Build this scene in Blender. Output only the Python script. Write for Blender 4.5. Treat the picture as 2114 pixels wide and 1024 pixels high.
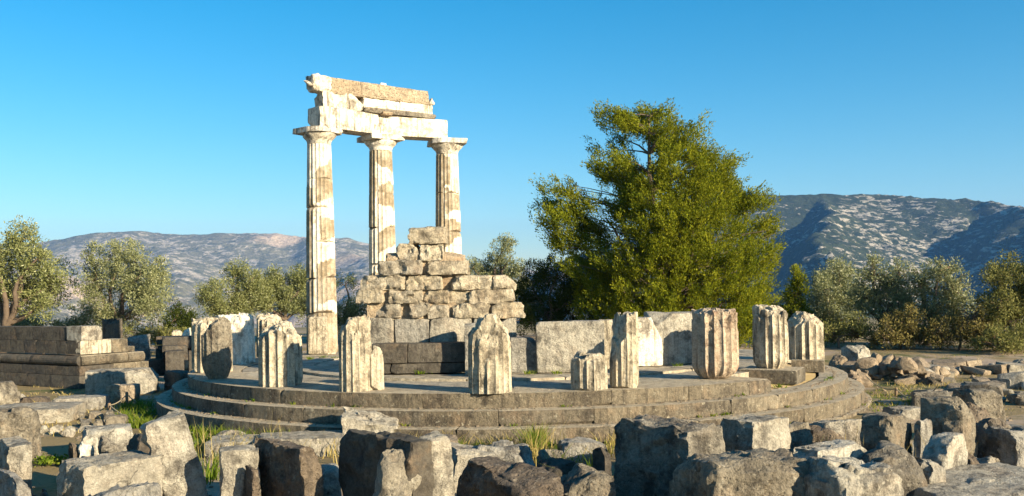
import bpy, math, random
import numpy as np
R = math.radians
sc = bpy.context.scene
for o in list(bpy.data.objects): bpy.data.objects.remove(o, do_unlink=True)
col = sc.collection

# ------------------------------------------------------------------ camera, sky, sun, exposure
# world: metres, z = 0 is the top of the round platform, the platform's centre is the origin
F, CD, CH, U0, ROLL, VH = 1937.1, 20.941, 1.499, 1050.1, 0.0168, 606.1   # focal length and horizon measured on the photograph
cam_d = bpy.data.cameras.new('camera'); cam = bpy.data.objects.new('camera', cam_d); col.objects.link(cam)
cam.location = (0, -CD, CH); cam.rotation_mode = 'QUATERNION'
from mathutils import Euler, Quaternion, Vector, Matrix
cam.rotation_quaternion = (Euler((R(90), 0, 0)).to_quaternion() @ Quaternion((0, 0, 1), -ROLL))
cam_d.sensor_width = 36; cam_d.lens = F / 2114 * 36
cam_d.shift_x = (1057 - U0) / 2114; cam_d.shift_y = (VH - 512) / 2114
cam_d.clip_start = .1; cam_d.clip_end = 30000
sc.camera = cam

SUN_AZ, SUN_EL = R(130), R(16.5)          # azimuth clockwise from +Y
to_sun = Vector((math.sin(SUN_AZ) * math.cos(SUN_EL), math.cos(SUN_AZ) * math.cos(SUN_EL), math.sin(SUN_EL)))
w = bpy.data.worlds.new('World'); sc.world = w; w.use_nodes = True
wn = w.node_tree.nodes; wl = w.node_tree.links
bg = wn['Background']; sky = wn.new('ShaderNodeTexSky'); sky.sky_type = 'NISHITA'; sky.sun_disc = False
sky.sun_elevation = SUN_EL; sky.sun_rotation = SUN_AZ; sky.altitude = 600
sky.air_density = 1.15; sky.dust_density = .35; sky.ozone_density = 3.2
hs = wn.new('ShaderNodeHueSaturation'); hs.inputs['Saturation'].default_value = 1.45; hs.inputs['Hue'].default_value = .49
wl.new(sky.outputs[0], hs.inputs['Color']); wl.new(hs.outputs[0], bg.inputs[0]); bg.inputs[1].default_value = .069
sd = bpy.data.lights.new('sun', 'SUN'); so = bpy.data.objects.new('sun', sd); col.objects.link(so)
sd.energy = 5; sd.angle = R(.5); sd.color = (1, .85, .59)
so.rotation_euler = to_sun.to_track_quat('Z', 'Y').to_euler(); so.location = (30, -20, 20)
sc.view_settings.view_transform = 'Standard'; sc.view_settings.look = 'None'
sc.view_settings.exposure = 1.38; sc.view_settings.gamma = 1; sc.view_settings.use_curve_mapping = False
sc.cycles.use_denoising = True; sc.cycles.max_bounces = 5; sc.cycles.diffuse_bounces = 2
sc.cycles.transparent_max_bounces = 6; sc.cycles.volume_bounces = 1

# ------------------------------------------------------------------ helpers
_c, _s = math.cos(ROLL), math.sin(ROLL)
GZ = -.75
def ab(u, v):
    du, dv = u - U0, v - VH
    return _c * du - _s * dv, _s * du + _c * dv
def gp(u, v, z=GZ):
    "the point of the level z seen at photograph position (u, v)"
    a, b = ab(u, v); d = F * (CH - z) / b
    return Vector((a * d / F, d - CD, z))
def dp(u, v, d):
    "the point at distance d seen at photograph position (u, v)"
    a, b = ab(u, v)
    return Vector((a * d / F, d - CD, CH - b * d / F))

def _h(ix, iy, iz, seed):
    n = (ix * 374761393 + iy * 668265263 + iz * 2147483647 + seed * 144269504) & 0xffffffff
    n = ((n ^ (n >> 13)) * 1274126177) & 0xffffffff
    n = ((n ^ (n >> 16)) * 2246822519) & 0xffffffff
    return ((n ^ (n >> 15)) & 0xffff) / 32767.5 - 1
def vn(P, seed=0):
    P = np.asarray(P, float); i = np.floor(P).astype(np.int64); f = P - i; f = f * f * (3 - 2 * f)
    x, y, z = i[:, 0], i[:, 1], i[:, 2]; r = 0
    for a in (0, 1):
        wa = f[:, 0] if a else 1 - f[:, 0]
        for b in (0, 1):
            wb = f[:, 1] if b else 1 - f[:, 1]
            for c in (0, 1):
                wc = f[:, 2] if c else 1 - f[:, 2]
                r = r + wa * wb * wc * _h(x + a, y + b, z + c, seed)
    return r
def fbm(P, seed=0, octs=4, gain=.5):
    r, a, t = 0, 1, 0
    for k in range(octs):
        r = r + a * vn(np.asarray(P) * 2 ** k + 17.3 * k, seed + k); t += a; a *= gain
    return r / t
def ridged(P, seed=0, octs=4):
    r, a, t = 0, 1, 0
    for k in range(octs):
        r = r + a * (1 - 2 * np.abs(vn(np.asarray(P) * 2 ** k + 9.1 * k, seed + k))); t += a; a *= .5
    return r / t

def mesh(name, V, Fq, mat=None, smooth=True, sharp=None, attr=None):
    V = np.asarray(V, np.float32); Fq = np.asarray(Fq, np.int32); k = Fq.shape[1]
    me = bpy.data.meshes.new(name); me.vertices.add(len(V)); me.vertices.foreach_set('co', V.ravel())
    me.loops.add(Fq.size); me.loops.foreach_set('vertex_index', Fq.ravel())
    me.polygons.add(len(Fq)); me.polygons.foreach_set('loop_start', np.arange(0, Fq.size, k, dtype=np.int32))
    me.polygons.foreach_set('use_smooth', np.full(len(Fq), bool(smooth)))
    if attr is not None:
        at_ = me.attributes.new('tone', 'FLOAT', 'POINT'); at_.data.foreach_set('value', np.asarray(attr, np.float32))
    me.update(calc_edges=True); me.validate()
    if sharp: me.set_sharp_from_angle(angle=R(sharp))
    if mat: me.materials.append(mat)
    return me
def obj(name, me, parent=None, loc=None, rot=None):
    o = bpy.data.objects.new(name, me); col.objects.link(o)
    if parent: o.parent = parent
    if loc is not None: o.location = loc
    if rot is not None: o.rotation_euler = rot
    return o
def tag(o, label=None, cat=None, group=None, kind=None):
    if cat and not kind: kind = 'thing'
    for k, v in (('label', label), ('category', cat), ('group', group), ('kind', kind)):
        if v: o[k] = v
    return o
def empty(name, loc, label, cat, group=None, rz=0):
    o = bpy.data.objects.new(name, None); col.objects.link(o); o.location = loc; o.rotation_euler = (0, 0, rz)
    return tag(o, label, cat, group)

_shells = {}
def shell(nx, ny, nz):
    "the surface lattice of a box, coordinates -1..1, with quads facing out"
    key = (nx, ny, nz)
    if key in _shells: return _shells[key]
    idx = {}; pts = []; fs = []
    n = (nx, ny, nz)
    def vid(p):
        if p not in idx: idx[p] = len(pts); pts.append(p)
        return idx[p]
    for ax in range(3):
        b, c = (ax + 1) % 3, (ax + 2) % 3
        for side in (0, 1):
            for i in range(n[b]):
                for j in range(n[c]):
                    q = []
                    for di, dj in ((0, 0), (1, 0), (1, 1), (0, 1)):
                        p = [0, 0, 0]; p[ax] = n[ax] * side; p[b] = i + di; p[c] = j + dj; q.append(vid(tuple(p)))
                    fs.append(q if side else q[::-1])
    C = np.array(pts, float) / np.array(n) * 2 - 1
    _shells[key] = (C, np.array(fs, np.int32)); return _shells[key]

def cut(P, c, n, off, nz=0, seed=0, fr=4):
    "trim a star-shaped point set to the half space n.(p-c) < off, the break roughened by nz"
    n = np.asarray(n, float); n = n / np.linalg.norm(n); d = (P - c) @ n
    lim = off + (nz * fbm(P * fr + seed, seed, 4) if nz else 0)
    lim = np.maximum(lim, .02) * np.ones(len(P))
    m = d > lim
    P[m] = c + (P[m] - c) * (lim[m] / d[m])[:, None]
    return P

def facets(P, seed, size):
    "broken-stone facets: every cell of a jittered lattice gets its own step and tilt"
    Q = P / size; i = np.floor(Q).astype(np.int64); best = np.full(len(P), 1e9); out = np.zeros(len(P))
    for a in (-1, 0, 1):
        for b in (-1, 0, 1):
            for c in (-1, 0, 1):
                x, y, z = i[:, 0] + a, i[:, 1] + b, i[:, 2] + c
                f = np.stack([x + .5 + .45 * _h(x, y, z, seed), y + .5 + .45 * _h(x, y, z, seed + 1), z + .5 + .45 * _h(x, y, z, seed + 2)], 1)
                d = Q - f; dd = (d * d).sum(1); m = dd < best
                g = np.stack([_h(x, y, z, seed + 4), _h(x, y, z, seed + 5), _h(x, y, z, seed + 6)], 1)
                v = .6 * _h(x, y, z, seed + 3) + .9 * (d * g).sum(1)
                best = np.where(m, dd, best); out = np.where(m, v, out)
    return out
def rock_pts(W, D, H, seed, res=.05, r=.025, chips=5, chip=.13, rough=.012, warp=.04, broken='', taper=0, cuts=(), lump=.0, maxn=26, facet=0):
    rng = np.random.default_rng(seed)
    n = [int(np.clip(round(q / res), 4, maxn)) for q in (W, D, H)]
    C, Fq = shell(*n); hd = np.array([W, D, H]) / 2; P = C * hd
    # every corner moved a little
    off = rng.uniform(-1, 1, (2, 2, 2, 3)) * warp * hd * 2
    wgt = (C + 1) / 2
    for a in (0, 1):
        for b in (0, 1):
            for c in (0, 1):
                ww = (wgt[:, 0] if a else 1 - wgt[:, 0]) * (wgt[:, 1] if b else 1 - wgt[:, 1]) * (wgt[:, 2] if c else 1 - wgt[:, 2])
                P = P + ww[:, None] * off[a, b, c]
    if taper: P[:, :2] *= (1 - taper * (C[:, 2:3] + 1) / 2)
    # worn edges
    rr = np.minimum(r * (1 + .8 * vn(P * 5, seed + 3)), hd.min() * .9)[:, None]
    inn = np.clip(P, -(hd - rr), hd - rr); dd = P - inn; ln = np.linalg.norm(dd, axis=1)[:, None]
    P = np.where(ln > rr, inn + dd / np.maximum(ln, 1e-6) * rr, P)
    for k in range(chips):
        s = rng.choice([-1, 1], 3).astype(float); s[2] = 1 if rng.random() < .75 else -1
        s *= rng.uniform(.15, 1, 3)
        if rng.random() < .5: s[rng.integers(0, 2)] *= .1
        nn = s / np.linalg.norm(s); sup = (P @ nn).max()
        P = cut(P, np.zeros(3), nn, sup - rng.uniform(.3, 1) * chip * max(.5, hd.max()), .02, seed + k, 6)
    for nn, o_ in cuts:
        nn = np.array(nn, float); nn /= np.linalg.norm(nn)
        P = cut(P, np.zeros(3), nn, o_, .025, seed + 50, 5)
    nrm = P / np.maximum(np.linalg.norm(P, axis=1), 1e-6)[:, None]
    if facet:
        Pw = P + .05 * np.stack([vn(P * 6 + 3, seed), vn(P * 6 + 11, seed), vn(P * 6 + 23, seed)], 1)
        P = P + nrm * (facet * (facets(Pw, seed, .26) + .5 * facets(Pw + 7, seed + 8, .12)))[:, None]
    if lump: P = P + nrm * (lump * fbm(P * 1.7 + seed, seed + 5, 3))[:, None]
    P = P + nrm * (rough * (.7 * fbm(P * 7 + seed * .37, seed + 9, 4, .62) + .8 * (ridged(P * 3.1 + seed, seed + 13, 4) - .3)))[:, None]
    for ax in broken.split():
        i = 'xyz'.index(ax[1]); sg = 1 if ax[0] == '+' else -1
        m = np.clip((C[:, i] * sg - .55) / .45, 0, 1)
        P[:, i] += -sg * m * (.07 * (1 - ridged(P * 4.5 + seed, seed + 21, 5)))
    return P, Fq

MATS = {}
def stone_obj(name, W, D, H, mat, seed, loc, rot=(0, 0, 0), parent=None, base=True, sharp=38, **kw):
    P, Fq = rock_pts(W, D, H, seed, **kw)
    if base: P[:, 2] += H / 2
    return obj(name, mesh(name, P, Fq, MATS[mat], True, sharp), parent, loc, rot)

# ------------------------------------------------------------------ materials
class NT:
    def __init__(s, name):
        s.m = bpy.data.materials.new(name); s.m.use_nodes = True; s.t = s.m.node_tree; s.n = s.t.nodes; s.n.clear()
        s.out = s.n.new('ShaderNodeOutputMaterial'); MATS[name] = s.m
    def N(s, t, **kw):
        n = s.n.new('ShaderNode' + t)
        for k, v in kw.items():
            if k in n.inputs: n.inputs[k].default_value = v
            else: setattr(n, k, v)
        return n
    def L(s, a, b): s.t.links.new(a, b)
    def noise(s, vec, scale, detail=5, rough=.6, w=None, dist=0):
        n = s.N('TexNoise', noise_dimensions='4D' if w is not None else '3D'); n.inputs['Scale'].default_value = scale
        n.inputs['Detail'].default_value = detail; n.inputs['Roughness'].default_value = rough; n.inputs['Distortion'].default_value = dist
        s.L(vec, n.inputs['Vector'])
        if w is not None: s.L(w, n.inputs['W'])
        return n.outputs['Fac']
    def ramp(s, fac, stops):
        r = s.N('ValToRGB'); e = r.color_ramp.elements
        while len(e) < len(stops): e.new(.5)
        for k, (p, c) in enumerate(stops):
            e[k].position = p; e[k].color = (*c, 1) if not np.isscalar(c) else (c, c, c, 1)
        s.L(fac, r.inputs[0]); return r.outputs[0]
    def mix(s, fac, a, b, mode='MIX'):
        m = s.N('MixRGB', blend_type=mode)
        for k, v in ((0, fac), (1, a), (2, b)):
            if isinstance(v, (int, float)): m.inputs[k].default_value = v
            elif isinstance(v, tuple): m.inputs[k].default_value = (*v, 1)
            else: s.L(v, m.inputs[k])
        return m.outputs[0]
    def math(s, op, a, b=None):
        m = s.N('Math', operation=op)
        for k, v in ((0, a), (1, b)):
            if v is None: continue
            if isinstance(v, (int, float)): m.inputs[k].default_value = v
            else: s.L(v, m.inputs[k])
        return m.outputs[0]
    def bsdf(s, color, rough=.9, bump=None, bs=.5, bd=.02):
        b = s.N('BsdfPrincipled'); b.inputs['Specular IOR Level'].default_value = .25
        if isinstance(color, tuple): b.inputs['Base Color'].default_value = (*color, 1)
        else: s.L(color, b.inputs['Base Color'])
        b.inputs['Roughness'].default_value = rough
        if bump is not None:
            bn = s.N('Bump'); bn.inputs['Strength'].default_value = bs; bn.inputs['Distance'].default_value = bd
            s.L(bump, bn.inputs['Height']); s.L(bn.outputs[0], b.inputs['Normal'])
        s.L(b.outputs[0], s.out.inputs[0]); return b

def stone_mat(name, c1, c2, dark, streak=.5, streak_c=(.06, .05, .045), lichen=.3, lichen_c=(.62, .58, .5), warm=(.4, .25, .14), warm_f=.25, bs=.6, tone=None, grain=45, pits=.4, cracks=.55, top_tint=None):
    t = NT(name); tc = t.N('TexCoord').outputs['Object']; rnd = t.N('ObjectInfo').outputs['Random']
    wv = t.math('MULTIPLY', rnd, 40.)
    base = t.mix(t.ramp(t.noise(tc, 1.6, 6, .62, wv), [(.32, 0.), (.68, 1.)]), c1, c2)
    base = t.mix(1., base, t.ramp(rnd, [(0., (.74, .74, .76)), (.35, (1.02, .98, .92)), (.7, (.9, .86, .8)), (1., (1.2, 1.18, 1.14))]), 'MULTIPLY')
    if tone:
        at_ = t.N('Attribute'); at_.attribute_name = 'tone'
        f = t.ramp(at_.outputs['Fac'], [(.2, 0.), (.8, 1.)])
        f = t.math('MULTIPLY', f, t.ramp(t.noise(tc, 3.5, 6, .65, wv), [(.3, .5), (.55, 1.)]))
        base = t.mix(f, base, tone)
    base = t.mix(t.math('MULTIPLY', t.ramp(t.noise(tc, 2.7, 5, .6, t.math('ADD', wv, 7.)), [(.52, 0.), (.7, 1.)]), warm_f), base, warm)
    # blotches of dark crust
    d1 = t.ramp(t.noise(tc, 3., 9, .74, t.math('ADD', wv, 3.)), [(.5, 0.), (.6, 1.)])
    base = t.mix(t.math('MULTIPLY', d1, .7), base, dark)
    # stains that ran down
    mp = t.N('Mapping'); mp.inputs['Scale'].default_value = (7, 7, .55); t.L(tc, mp.inputs['Vector'])
    s1 = t.ramp(t.noise(mp.outputs[0], 1.7, 7, .68, t.math('ADD', wv, 11.)), [(.5, 0.), (.63, 1.)])
    base = t.mix(t.math('MULTIPLY', s1, streak), base, streak_c)
    # lichen
    l1 = t.ramp(t.noise(tc, 15, 5, .55, t.math('ADD', wv, 19.), .4), [(.6, 0.), (.68, 1.)])
    base = t.mix(t.math('MULTIPLY', l1, lichen), base, lichen_c)
    if top_tint:                                            # paler tan mixed in on upward faces, setting treads off from risers
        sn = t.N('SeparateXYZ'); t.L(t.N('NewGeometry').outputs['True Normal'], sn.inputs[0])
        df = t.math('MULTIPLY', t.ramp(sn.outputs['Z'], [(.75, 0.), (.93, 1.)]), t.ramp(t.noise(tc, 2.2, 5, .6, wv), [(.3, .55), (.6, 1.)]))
        base = t.mix(df, base, top_tint)
    dn = t.N('TexNoise'); dn.inputs['Scale'].default_value = 3.; dn.inputs['Detail'].default_value = 5; t.L(tc, dn.inputs['Vector'])
    ad = t.N('VectorMath', operation='ADD'); t.L(tc, ad.inputs[0]); sc_ = t.N('VectorMath', operation='SCALE'); sc_.inputs['Scale'].default_value = .9; t.L(dn.outputs['Color'], sc_.inputs[0]); t.L(sc_.outputs[0], ad.inputs[1])
    vc = t.N('TexVoronoi', feature='DISTANCE_TO_EDGE'); vc.inputs['Scale'].default_value = 2.1; t.L(ad.outputs[0], vc.inputs['Vector'])
    crack = t.ramp(vc.outputs['Distance'], [(.0, 1.), (.014, 0.)])
    crack = t.math('MULTIPLY', crack, t.math('MULTIPLY', t.ramp(t.noise(tc, 1.9, 3, .5, wv), [(.52, 0.), (.66, 1.)]), cracks))
    base = t.mix(crack, base, tuple(q * .35 for q in dark))
    g1 = t.noise(tc, grain, 6, .7, wv)
    base = t.mix(.6, base, t.ramp(g1, [(.28, .3), (.5, .95), (.75, 1.45)]), 'MULTIPLY')
    m1 = t.noise(tc, 11, 7, .7, t.math('ADD', wv, 5.))
    base = t.mix(.7, base, t.ramp(m1, [(.3, .4), (.52, 1.), (.72, 1.3)]), 'MULTIPLY')
    vo = t.N('TexVoronoi', feature='F1'); vo.inputs['Scale'].default_value = 22; t.L(tc, vo.inputs['Vector'])
    pit = t.ramp(vo.outputs['Distance'], [(.0, 0.), (.35, 1.)])
    h = t.math('ADD', t.math('MULTIPLY', t.noise(tc, 9, 9, .72, wv), 1.5), t.math('MULTIPLY', m1, 1.3))
    h = t.math('ADD', h, t.math('MULTIPLY', g1, .5))
    h = t.math('ADD', h, t.math('MULTIPLY', pit, pits * .4))
    h = t.math('SUBTRACT', h, t.math('MULTIPLY', crack, .8))
    t.bsdf(base, .92, h, bs, .05)
stone_mat('grey_limestone', (.33, .31, .27), (.47, .445, .39), (.07, .06, .05), .4, lichen=.5, lichen_c=(.5, .46, .38), bs=.9)
stone_mat('rough_limestone', (.20, .178, .145), (.37, .335, .275), (.035, .03, .026), .3, lichen=.5, lichen_c=(.46, .42, .34), bs=1., grain=30, pits=1.)
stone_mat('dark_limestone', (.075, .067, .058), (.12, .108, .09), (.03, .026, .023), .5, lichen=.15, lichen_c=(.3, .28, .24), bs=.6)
stone_mat('step_stone', (.135, .115, .087), (.215, .187, .143), (.045, .037, .03), .55, (.035, .029, .024), lichen=.55, lichen_c=(.42, .38, .29), bs=.7, top_tint=(.44, .37, .27))
stone_mat('paving_stone', (.36, .32, .255), (.47, .425, .345), (.14, .12, .095), 0, lichen=.2, lichen_c=(.36, .33, .26), bs=.6)
stone_mat('old_marble', (.50, .44, .34), (.64, .58, .47), (.085, .068, .05), .85, (.05, .04, .03), lichen=.4, lichen_c=(.62, .57, .47), bs=.9)
stone_mat('pale_marble', (.70, .65, .57), (.80, .75, .67), (.24, .20, .145), .5, (.12, .095, .065), lichen=.3, lichen_c=(.7, .66, .58), bs=.5, warm_f=.15)
stone_mat('stained_marble', (.68, .62, .53), (.78, .73, .64), (.075, .06, .048), .75, (.05, .04, .03), lichen=.3, bs=.7)
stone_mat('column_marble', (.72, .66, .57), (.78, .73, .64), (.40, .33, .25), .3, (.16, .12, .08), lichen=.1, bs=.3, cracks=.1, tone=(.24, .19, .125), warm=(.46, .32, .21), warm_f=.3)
stone_mat('pink_marble', (.44, .35, .27), (.60, .51, .41), (.13, .08, .055), .75, (.05, .036, .027), lichen=.5, lichen_c=(.62, .56, .46), warm=(.34, .165, .1), warm_f=.7, bs=.9)
stone_mat('wall_block', (.38, .33, .25), (.54, .485, .39), (.09, .073, .055), .4, lichen=.55, lichen_c=(.62, .57, .47), warm=(.34, .22, .13), warm_f=.45, bs=.9)
stone_mat('mortar', (.42, .33, .235), (.52, .42, .31), (.26, .18, .115), .1, lichen=.2, warm=(.42, .2, .1), warm_f=.4, bs=1.)
stone_mat('concrete', (.50, .40, .29), (.58, .48, .36), (.30, .23, .16), .1, lichen=.2, bs=1.4, grain=24, pits=1.6)
stone_mat('brown_stone', (.15, .118, .09), (.26, .215, .17), (.04, .03, .024), .4, lichen=.5, lichen_c=(.46, .39, .3), bs=1.1, grain=22, pits=1.4)
stone_mat('tan_rubble', (.30, .235, .17), (.38, .315, .24), (.13, .10, .072), .2, lichen=.25, lichen_c=(.46, .42, .34), bs=.9)

def ground_mat():
    t = NT('earth'); tc = t.N('TexCoord').outputs['Object']
    path = t.mix(t.noise(tc, .8, 6, .6), (.33, .245, .18), (.42, .325, .25))
    dry = t.mix(t.noise(tc, 3, 8, .7), (.20, .145, .065), (.28, .21, .105))
    green = t.mix(t.noise(tc, 5, 6, .7), (.05, .07, .015), (.10, .115, .03))
    c = t.mix(t.ramp(t.noise(tc, .42, 5, .6), [(.42, 0.), (.54, 1.)]), path, dry)
    c = t.mix(t.ramp(t.noise(tc, .6, 7, .65, None), [(.57, 0.), (.66, 1.)]), c, green)
    c = t.mix(t.ramp(t.noise(tc, 30, 5, .7), [(.55, 0.), (.7, .6)]), c, (.16, .12, .085))
    # beyond the terrace the ground is scrub
    sx = t.N('SeparateXYZ'); t.L(tc, sx.inputs[0])
    far = t.ramp(t.math('MULTIPLY', sx.outputs['Y'], .001), [(.03, 0.), (.06, 1.)])
    c = t.mix(far, c, t.mix(t.noise(tc, .05, 8, .7), (.06, .075, .035), (.24, .21, .13)))
    h = t.math('ADD', t.noise(tc, 12, 8, .7), t.math('MULTIPLY', t.noise(tc, 60, 4, .7), .4))
    t.bsdf(c, .95, h, .7, .04)
ground_mat()
def mountain_mat(name, s, scrub1, scrub2, rock, field, f_rock, f_field):
    t = NT(name); tc = t.N('TexCoord').outputs['Object']
    c = t.mix(t.ramp(t.noise(tc, .02 * s, 6, .7), [(.35, 0.), (.65, 1.)]), scrub1, scrub2)
    big = t.noise(tc, .0022 * s, 6, .65); mp = t.N('Mapping'); mp.inputs['Scale'].default_value = (.03 * s, .02 * s, .075 * s); mp.inputs['Rotation'].default_value = (0, R(18), 0); t.L(tc, mp.inputs['Vector'])
    st = t.noise(mp.outputs[0], 1., 8, .68, None, .6)
    f = t.ramp(t.math('ADD', t.math('MULTIPLY', big, .45), t.math('MULTIPLY', st, .65)), [(f_rock, 0.), (f_rock + .05, 1.)])
    c = t.mix(f, c, t.mix(t.noise(tc, .08 * s, 5, .6), rock, tuple(q * .65 for q in rock)))
    ff = t.ramp(t.noise(tc, .0016 * s, 4, .5, None, .8), [(f_field, 0.), (f_field + .04, 1.)])
    c = t.mix(ff, c, field)
    sp = t.ramp(t.noise(tc, .12 * s, 4, .6), [(.45, 1.), (.6, .5)])
    c = t.mix(.8, c, sp, 'MULTIPLY')
    h = t.math('ADD', t.noise(tc, .03 * s, 8, .7), t.math('MULTIPLY', t.noise(tc, .15 * s, 4, .7), .25))
    t.bsdf(c, .95, h, 1., 14 / s)
mountain_mat('far_scrub', .8, (.12, .125, .07), (.27, .24, .155), (.60, .52, .42), (.55, .42, .30), .56, .56)
mountain_mat('near_scrub', 1.6, (.022, .036, .021), (.055, .07, .038), (.56, .50, .42), (.2, .17, .11), .58, .8)

def leaf_mat(name, stops, trans=.3, gloss=.0):
    t = NT(name); g = t.N('NewGeometry').outputs['Random Per Island']; tc = t.N('TexCoord').outputs['Object']
    f = t.math('ADD', t.math('MULTIPLY', g, .4), t.math('MULTIPLY', t.noise(tc, 1.1, 4, .6), .6))
    c = t.ramp(f, stops)
    d = t.N('BsdfDiffuse'); t.L(c, d.inputs[0]); tr = t.N('BsdfTranslucent'); t.L(c, tr.inputs[0])
    m = t.N('MixShader'); m.inputs[0].default_value = trans; t.L(d.outputs[0], m.inputs[1]); t.L(tr.outputs[0], m.inputs[2])
    last = m
    if gloss:
        gl = t.N('BsdfGlossy'); gl.inputs['Roughness'].default_value = .45; m2 = t.N('MixShader'); m2.inputs[0].default_value = gloss
        t.L(m.outputs[0], m2.inputs[1]); t.L(gl.outputs[0], m2.inputs[2]); last = m2
    t.L(last.outputs[0], t.out.inputs[0])
leaf_mat('juniper_leaf', [(.2, (.045, .075, .008)), (.5, (.17, .19, .014)), (.8, (.33, .315, .026))], .38)
leaf_mat('cypress_leaf', [(.2, (.02, .032, .008)), (.5, (.04, .055, .012)), (.8, (.075, .085, .02))], .2)
leaf_mat('olive_leaf', [(.2, (.065, .085, .02)), (.5, (.19, .205, .07)), (.8, (.36, .36, .15))], .3, .04)
leaf_mat('pale_olive_leaf', [(.2, (.075, .095, .035)), (.5, (.21, .225, .095)), (.8, (.39, .385, .20))], .3, .04)
leaf_mat('dry_leaf', [(.2, (.08, .07, .022)), (.5, (.19, .16, .055)), (.8, (.33, .27, .11))], .28)
leaf_mat('dark_olive_leaf', [(.2, (.06, .07, .02)), (.5, (.16, .16, .05)), (.8, (.32, .30, .12))], .28)
leaf_mat('green_blade', [(.2, (.06, .11, .01)), (.5, (.13, .19, .02)), (.8, (.26, .27, .05))], .4)
leaf_mat('dry_blade', [(.2, (.22, .17, .05)), (.5, (.36, .28, .10)), (.8, (.5, .41, .19))], .35)
t = NT('bark'); tc = t.N('TexCoord').outputs['Object']; nb = t.noise(tc, 6, 7, .7); t.bsdf(t.mix(nb, (.055, .04, .03), (.2, .15, .11)), .95, nb, .8, .05)
t = NT('twig'); t.bsdf((.14, .095, .06), .95)
t = NT('wood_post'); tc = t.N('TexCoord').outputs['Object']; nb = t.noise(tc, 20, 6, .7); t.bsdf(t.mix(nb, (.10, .065, .04), (.24, .17, .11)), .9, nb, .6, .01)
t = NT('rope'); tc = t.N('TexCoord').outputs['Object']; t.bsdf(t.mix(t.noise(tc, 60, 3, .6), (.2, .16, .1), (.42, .36, .25)), .95)

# ------------------------------------------------------------------ ground and mountains
def axis(pts):
    out = []
    for (a, b, st) in pts: out += list(np.arange(a, b, st))
    return np.array(out + [pts[-1][1]])
gx = axis([(-9000, -1000, 800), (-1000, -120, 80), (-120, -22, 6), (-22, 22, .22), (22, 120, 6), (120, 1000, 80), (1000, 9000, 800)])
gy = axis([(-3000, -200, 400), (-200, -24, 12), (-24, -14, .6), (-14, 14, .22), (14, 60, 1.5), (60, 400, 20), (400, 9000, 600)])
X, Y = np.meshgrid(gx, gy); P = np.stack([X.ravel(), Y.ravel(), 0 * X.ravel()], 1)
near = np.exp(-((P[:, 0] / 30) ** 2 + (P[:, 1] / 30) ** 2) ** 2)
def smooth(a, b, x): q = np.clip((x - a) / (b - a), 0, 1); return q * q * (3 - 2 * q)
def ground_z(Q):
    z = GZ + .05 * fbm(Q * [.7, .7, 1], 5, 4) * np.exp(-((Q[:, 0] / 40) ** 2 + (Q[:, 1] / 40) ** 2))
    z = z + .75 * smooth(-14.5, -20, Q[:, 1]) - 130 * smooth(46, 420, Q[:, 1])
    return z
P[:, 2] = ground_z(P)
nxx, nyy = len(gx), len(gy); ii = np.arange(nxx * nyy).reshape(nyy, nxx)
Fq = np.stack([ii[:-1, :-1], ii[:-1, 1:], ii[1:, 1:], ii[1:, :-1]], -1).reshape(-1, 4)
tag(obj('ground', mesh('ground', P, Fq, MATS['earth'])), kind='structure')

def mountain(name, mat, x0, x1, y0, y1, nx, ny, ridges, base, seed, amp, fr):
    xs = np.linspace(x0, x1, nx); ys = np.linspace(y0, y1, ny); X, Y = np.meshgrid(xs, ys)
    P = np.stack([X.ravel(), Y.ravel(), 0 * X.ravel()], 1)
    wq = P * fr; warp = np.stack([fbm(wq, seed, 4), fbm(wq + 31, seed + 4, 4)], 1) * amp * 1.3
    Q = P[:, :2] + warp; Z = np.full(len(P), base, float)
    for pts, slope, power in ridges:
        for (a, b) in zip(pts[:-1], pts[1:]):
            A, B = np.array(a), np.array(b); ab_ = B[:2] - A[:2]; tt = np.clip(((Q - A[:2]) @ ab_) / (ab_ @ ab_), 0, 1)
            dist = np.linalg.norm(Q - (A[:2] + tt[:, None] * ab_), axis=1)
            hgt = A[2] + tt * (B[2] - A[2])
            Z = np.maximum(Z, hgt - slope * dist ** power)
    top = np.clip((Z - base) / 300, 0, 1)
    Z = Z + amp * .42 * ridged(P * fr * 1.9, seed + 11, 5) * (.25 + .75 * (1 - np.abs(2 * top - 1))) + amp * .16 * ridged(P * fr * 8, seed + 2, 4) * (.3 + .7 * (1 - np.abs(2 * top - 1)))
    P[:, 2] = Z; ii = np.arange(nx * ny).reshape(ny, nx)
    Fq = np.stack([ii[:-1, :-1], ii[:-1, 1:], ii[1:, 1:], ii[1:, :-1]], -1).reshape(-1, 4)
    return tag(obj(name, mesh(name, P, Fq, MATS[mat])), kind='structure')
def crest(pts): return [tuple(dp(u, v, d)) for u, v, d in pts]
left = crest([(-900, 560, 4300), (-300, 530, 4400), (-50, 512, 4500), (100, 503, 4500), (180, 494, 4500), (240, 486, 4500), (300, 478, 4550), (350, 484, 4600), (430, 481, 4600), (520, 480, 4600), (600, 488, 4600), (700, 494, 4600), (770, 506, 4600), (900, 530, 4700), (1100, 560, 4800), (1500, 575, 4900)])
spur_l = crest([(300, 478, 4550), (330, 560, 3500), (360, 640, 2600)])
spur_l2 = crest([(-100, 520, 4500), (60, 560, 3300), (90, 615, 2500), (100, 700, 2000)])
spur_l3 = crest([(620, 488, 4600), (800, 560, 3500), (960, 640, 2700)])
mountain('far_mountain', 'far_scrub', -3400, 1800, 1500, 5600, 370, 290, [(left, .33, 1.), (spur_l, .42, 1.), (spur_l2, .45, 1.), (spur_l3, .42, 1.)], -140, 3, 120, .0016)
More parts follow.
